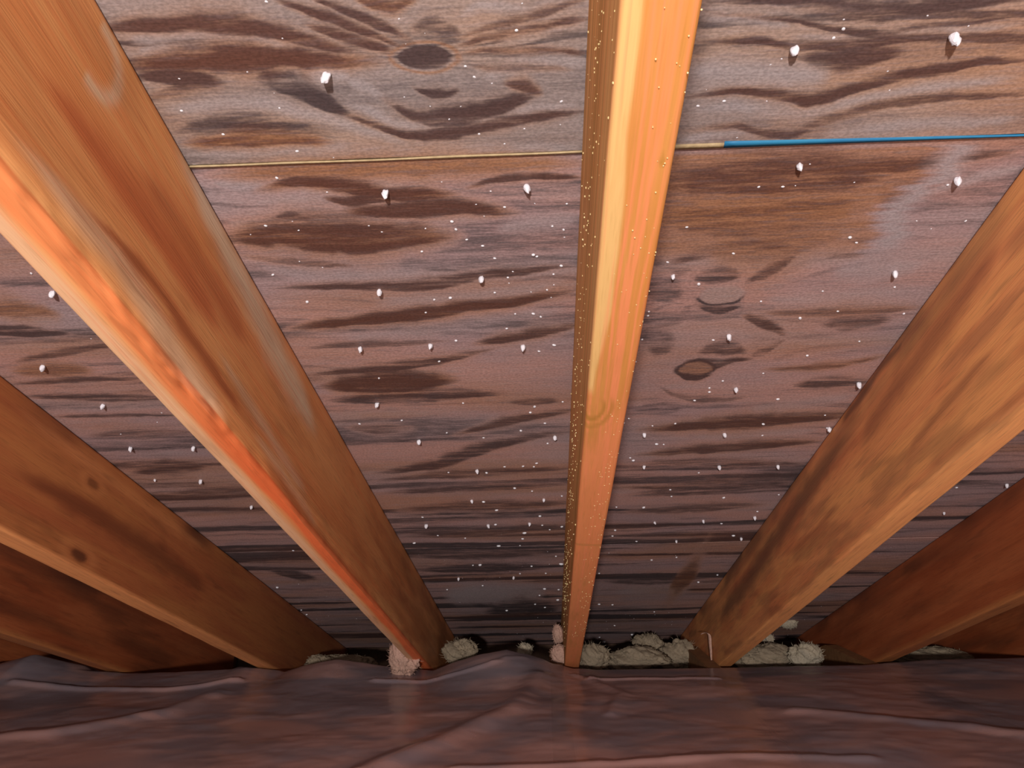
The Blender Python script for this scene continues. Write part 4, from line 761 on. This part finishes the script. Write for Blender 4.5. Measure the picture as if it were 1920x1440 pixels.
# ------------------------------------------------------------------ loose insulation tufts
def tuft(i, c, rx, rz, mat, label, rough=.45):
    bm = bmesh.new(); bmesh.ops.create_icosphere(bm, subdivisions=5, radius=1)
    rs = np.array([v.co[:] for v in bm.verts])
    a = fbm(rs[:, 0] * 1.6 + rs[:, 2] * 1.3 + 7 * i, rs[:, 1] * 1.6 - rs[:, 2] * 1.1 + 3 * i, 300 + i, 5)
    b = fbm(rs[:, 0] * 7 + rs[:, 2] * 4 + 5 * i, rs[:, 1] * 7 - rs[:, 2] * 6, 330 + i, 4)
    c2 = fbm(rs[:, 0] * 22 + rs[:, 2] * 13, rs[:, 1] * 22 - rs[:, 2] * 17 + 3 * i, 350 + i, 3)
    f = 1 + rough * 1.9 * (a - .5) + rough * .8 * (b - .5) + .35 * rough * (c2 - .5)
    for v, k in zip(bm.verts, f):
        v.co = v.co * k; v.co.x *= rx; v.co.y *= (rx + rz) * .4; v.co.z *= rz
    tips = [v.co.copy() for v in bm.verts]     # loose glass fibres standing off the lump
    for k in range(260):
        p = tips[rng.randrange(len(tips))]; d = Vector((rng.uniform(-1, 1), rng.uniform(-1, 1), rng.uniform(-1, 1))).normalized() + p.normalized() * .7
        L = rng.uniform(.1, .3) * min(rx, rz); s = d.cross(Vector((.3, .9, .2))).normalized() * .00045
        m = p + d * L * .5 + Vector((0, 0, rng.uniform(-.2, .2) * L)); e = p + d * L
        a1, a2, b1, b2, c1 = (bm.verts.new(q) for q in (p - s, p + s, m - s, m + s, e))
        bm.faces.new((a1, a2, b2, b1)); bm.faces.new((b1, b2, c1))
    me = bpy.data.meshes.new('insulation_tuft'); bm.to_mesh(me); bm.free()
    for p in me.polygons: p.use_smooth = True
    o = link('insulation_tuft', me, mat); o.location = c; o.rotation_euler.z = rng.uniform(-.4, .4)
    return tag(o, label, 'insulation', 'loose insulation tufts by the eave')
TUFT_LOOK = [
    (M_TUFT_PINK, 'pinkish insulation tuft at the foot of the red edged rafter'),
    (M_TUFT_GREY, 'grey green insulation tuft just past the foot of the red edged rafter'),
    (M_TUFT_CREAM, 'small pale tuft behind the peak of the plastic sheet'),
    (M_TUFT_PINK, 'small pinkish scrap stuck high beside the middle rafter foot'),
    (M_TUFT_PINK, 'pinkish scrap against the middle rafter where the plastic meets it'),
    (M_TUFT_GREY, 'grey tuft touching the other side of the middle rafter foot'),
    (M_TUFT_GREY, 'low grey beige tuft in front of the tall lump beside the black gap'),
    (M_TUFT_GREY, 'tall beige insulation lump rising between the middle and mould stained rafters'),
    (M_TUFT_GREY, 'rounded beige tuft leaning toward the mould stained rafter foot'),
    (M_TUFT_CREAM, 'tiny white scrap caught under the plywood near the dark red rafter'),
    (M_TUFT_CREAM, 'tiny bluish white scrap just past the mould stained rafter'),
    (M_TUFT_GREY, 'wide olive grey tuft between the mould stained and dark red rafters'),
    (M_TUFT_CREAM, 'cream tuft beside the joist at the dark red rafter foot'),
    (M_TUFT_GREY, 'dim grey tuft under the dark red rafter at the lower right'),
    (M_TUFT_GREY, 'flat grey tuft between the knotted rafter and the red edged one'),
    (M_TUFT_GREY, 'small grey tuft beside the foot of the knotted rafter'),
]
for i, ((c, rx, rz), (mat, lab)) in enumerate(zip(TUFTS, TUFT_LOOK)):
    tuft(i, c, rx, rz, mat, lab, .3 if rx < .03 else .5)

# torn pale strip hooked on the mould stained rafter's foot
v = []; q = []
pts = [(.418, .345), (.428, .352), (.440, .350), (.4415, .338), (.4395, .322), (.4405, .306), (.4385, .290), (.4395, .276), (.4380, .262)]
ws = [.004, .008, .010, .011, .010, .009, .007, .004, .003]
for i, ((x, z), wd) in enumerate(zip(pts, ws)):
    y = 2.36 - .004 * i
    v += [(x - wd * .5, y, z), (x + wd * .3, y - wd, z + .001), (x + wd * .4, y + .002, z - .001), (x - wd * .2, y + wd * .5, z + .002)]
for i in range(len(pts) - 1):
    a, b = 4 * i, 4 * i + 4
    for k in range(4): q.append((a + k, a + (k + 1) % 4, b + (k + 1) % 4, b + k))
q += [(0, 3, 2, 1), tuple(len(v) - 4 + k for k in range(4))]
me = mesh_np('torn_strip', v, q, True)
o = link('torn_strip', me, M_TUFT_PINK)
sub = o.modifiers.new('soft', 'SUBSURF'); sub.levels = 2; sub.render_levels = 2
tag(o, 'torn pale strip hooked over the foot of the mould stained rafter', 'insulation')

# ------------------------------------------------------------------ frosted nail points
def nail_shank():
    bm = bmesh.new()
    prof = [(.0017, .004), (.0017, -.007), (.0013, -.0095), (.0003, -.0125)]
    rings = [[bm.verts.new((r * math.cos(k * math.tau / 8), r * math.sin(k * math.tau / 8), z)) for k in range(8)] for r, z in prof]
    for a, b in zip(rings[:-1], rings[1:]):
        for k in range(8): bm.faces.new((a[k], b[k], b[(k + 1) % 8], a[(k + 1) % 8]))
    bm.faces.new(rings[0]); bm.faces.new(rings[-1][::-1])
    bmesh.ops.recalc_face_normals(bm, faces=bm.faces[:])
    me = bpy.data.meshes.new('nail_point'); bm.to_mesh(me); bm.free(); me.materials.append(M_STEEL); return me
def frost_cap(seed):
    bm = bmesh.new(); bmesh.ops.create_icosphere(bm, subdivisions=3, radius=1)
    rs = np.array([v.co[:] for v in bm.verts]); n = fbm(rs[:, 0] * 2.2 + rs[:, 2] + seed, rs[:, 1] * 2.2 - rs[:, 2], 400 + seed, 4)
    for v, k in zip(bm.verts, n):
        f = 1 + .75 * (k - .5); z = v.co.z
        wd = .0044 * (1.0 + .22 * z) * f
        v.co = Vector((v.co.x * wd, v.co.y * wd, -.0060 + z * .0066 * f))
    me = bpy.data.meshes.new('frost_cap'); bm.to_mesh(me); bm.free(); me.materials.append(M_FROST)
    for p in me.polygons: p.use_smooth = True
    return me
SHANK = nail_shank(); CAPS = [frost_cap(s) for s in range(5)]
BAY = {'L': 'beside the middle rafter on the knot side', 'R': 'between the middle and mould stained rafters', 'FL': 'between the knotted and red edged rafters', 'FR': 'beside the dark red rafter'}
ORD = ['first', 'second', 'third', 'fourth', 'fifth', 'sixth', 'seventh', 'eighth', 'ninth', 'tenth']
rows = {}
for b, r, x, t, s in NAILS: rows.setdefault((b, r), []).append(x)
for i, (b, r, x, t, s) in enumerate(NAILS):
    xs = sorted(rows[(b, r)]); pos = ['', 'left ', 'middle ', 'right '][0 if len(xs) == 1 else (1 if x == xs[0] else 3 if x == xs[-1] else 2)]
    e = bpy.data.objects.new('frosted_nail', None); COL.objects.link(e); e.empty_display_size = .01
    s2 = .64 * s * (1 + .18 * max(0, t - .8))
    e.matrix_world = ROOF @ Matrix.Translation((x, t, ROOF_H)) @ Matrix.Rotation(rng.uniform(-.22, .22), 4, 'X') @ Matrix.Rotation(rng.uniform(-.25, .25), 4, 'Y') @ Matrix.Rotation(rng.uniform(0, 6), 4, 'Z') @ Matrix.Scale(s2, 4)
    tag(e, f'{pos}frosted nail tip in {ORD[r]} row down, {BAY[b]}', 'nail', 'frosted nail tips through the plywood')
    link('nail_point', SHANK, None, e); c = link('frost_cap', CAPS[i % 5], None, e); c['label'] = 'white frost cap'

# ------------------------------------------------------------------ water droplets on the plywood
def dome(name, sub=2):
    bm = bmesh.new(); bmesh.ops.create_icosphere(bm, subdivisions=sub, radius=1)
    for v in bm.verts: v.co.z = v.co.z * .75 - .25
    me = bpy.data.meshes.new(name); bm.to_mesh(me); bm.free(); me.materials.append(M_DROP)
    for p in me.polygons: p.use_smooth = True
    return me
DOME = dome('water_droplet')
def bay_of(x):
    return 'knotted' if x < -.34 else 'knot' if x < .05 else 'blue' if x < .46 else 'red'
PANEL_WORD = lambda t: 'upper' if t < JOINT1 else 'middle' if t < JOINT2 else 'lowest'
BAYW = {'knotted': 'between the knotted and red edged rafters', 'knot': 'between the red edged and middle rafters', 'blue': 'between the middle and mould stained rafters', 'red': 'beside the dark red rafter'}
def drop_radius(g, t): return (.0009, .0014, .0019, .0024)[g] * (.85 + .55 * max(0, t - .5))
for g, x, t in DROPLETS[:300]:
    r = drop_radius(g, t) * rng.uniform(.9, 1.1)
    o = link('water_droplet', DOME)
    o.matrix_world = ROOF @ Matrix.Translation((x, t, ROOF_H - .0003)) @ Matrix.Rotation(rng.uniform(0, 6), 4, 'Z') @ Matrix.Diagonal((r * rng.uniform(1, 1.5), r, r, 1))
    pw = PANEL_WORD(t)
    tag(o, f'tiny shining water droplet on the {pw} plywood panel {BAYW[bay_of(x)]}', 'droplet', f'water droplets on the {pw} plywood {BAYW[bay_of(x)]}')

def scatter(name, spots, frame, sub=1):
    """many small beads in one mesh; spots: (x, y, z, radius, axis)"""
    bm = bmesh.new(); bmesh.ops.create_icosphere(bm, subdivisions=sub, radius=1)
    bv = np.array([v.co[:] for v in bm.verts]); bf = np.array([[v.index for v in f.verts] for f in bm.faces]); bm.free()
    V = []; F = []
    for k, (x, y, z, r) in enumerate(spots):
        V.append(bv * r + (x, y, z)); F.append(bf + k * len(bv))
    me = mesh_np(name, np.concatenate(V), np.concatenate(F), True); me.materials.append(M_DROP)
    o = link(name, me); o.matrix_world = frame; return o
rs = np.random.RandomState(5); sp = [(x, t, ROOF_H, drop_radius(g, t) * .8) for g, x, t in DROPLETS[300:]]
for k in range(900):
    t = .32 + 2.6 * rs.rand() ** 1.7; x = rs.uniform(-.70, .85)
    if min(abs(x - c) for c in (-.733, -.329, .062, .465, .871)) < .024: continue
    if fbm(np.array([x * 6]), np.array([t * 5]), 500, 2)[0] < .45: continue
    sp.append((x, t, ROOF_H, rs.uniform(.0003, .0006) * (.8 + .5 * t)))
o = scatter('fine_droplets', sp, ROOF); tag(o, 'fine mist of condensation beads scattered over the plywood panels', 'droplets', kind='stuff')
sp = []
for k in range(420):
    t = .24 + 1.9 * rs.rand() ** 1.5
    h = (.3 + .5 * rs.beta(2.2, 2.2)) * RAFTER_D if rs.rand() < .55 else rs.uniform(.01, .98) * RAFTER_D
    sp.append((0.0, t, h, rs.uniform(.0005, .0012) * (.8 + .4 * t)))
for k in range(170):
    t = .26 + 1.6 * rs.rand() ** 1.2; sp.append((RAFTER_W * (.25 + .75 * rs.rand() ** .7), t, -.0002, rs.uniform(.0003, .0008) * (.7 + .4 * t)))
fr = scatter('frost_beads', sp, Matrix.Identity(4)); fr.data.materials[0] = M_BEAD; fr.parent = RAFTERS['middle']; fr['kind'] = 'stuff'
fr['label'] = 'glittering frozen beads on the middle rafter'
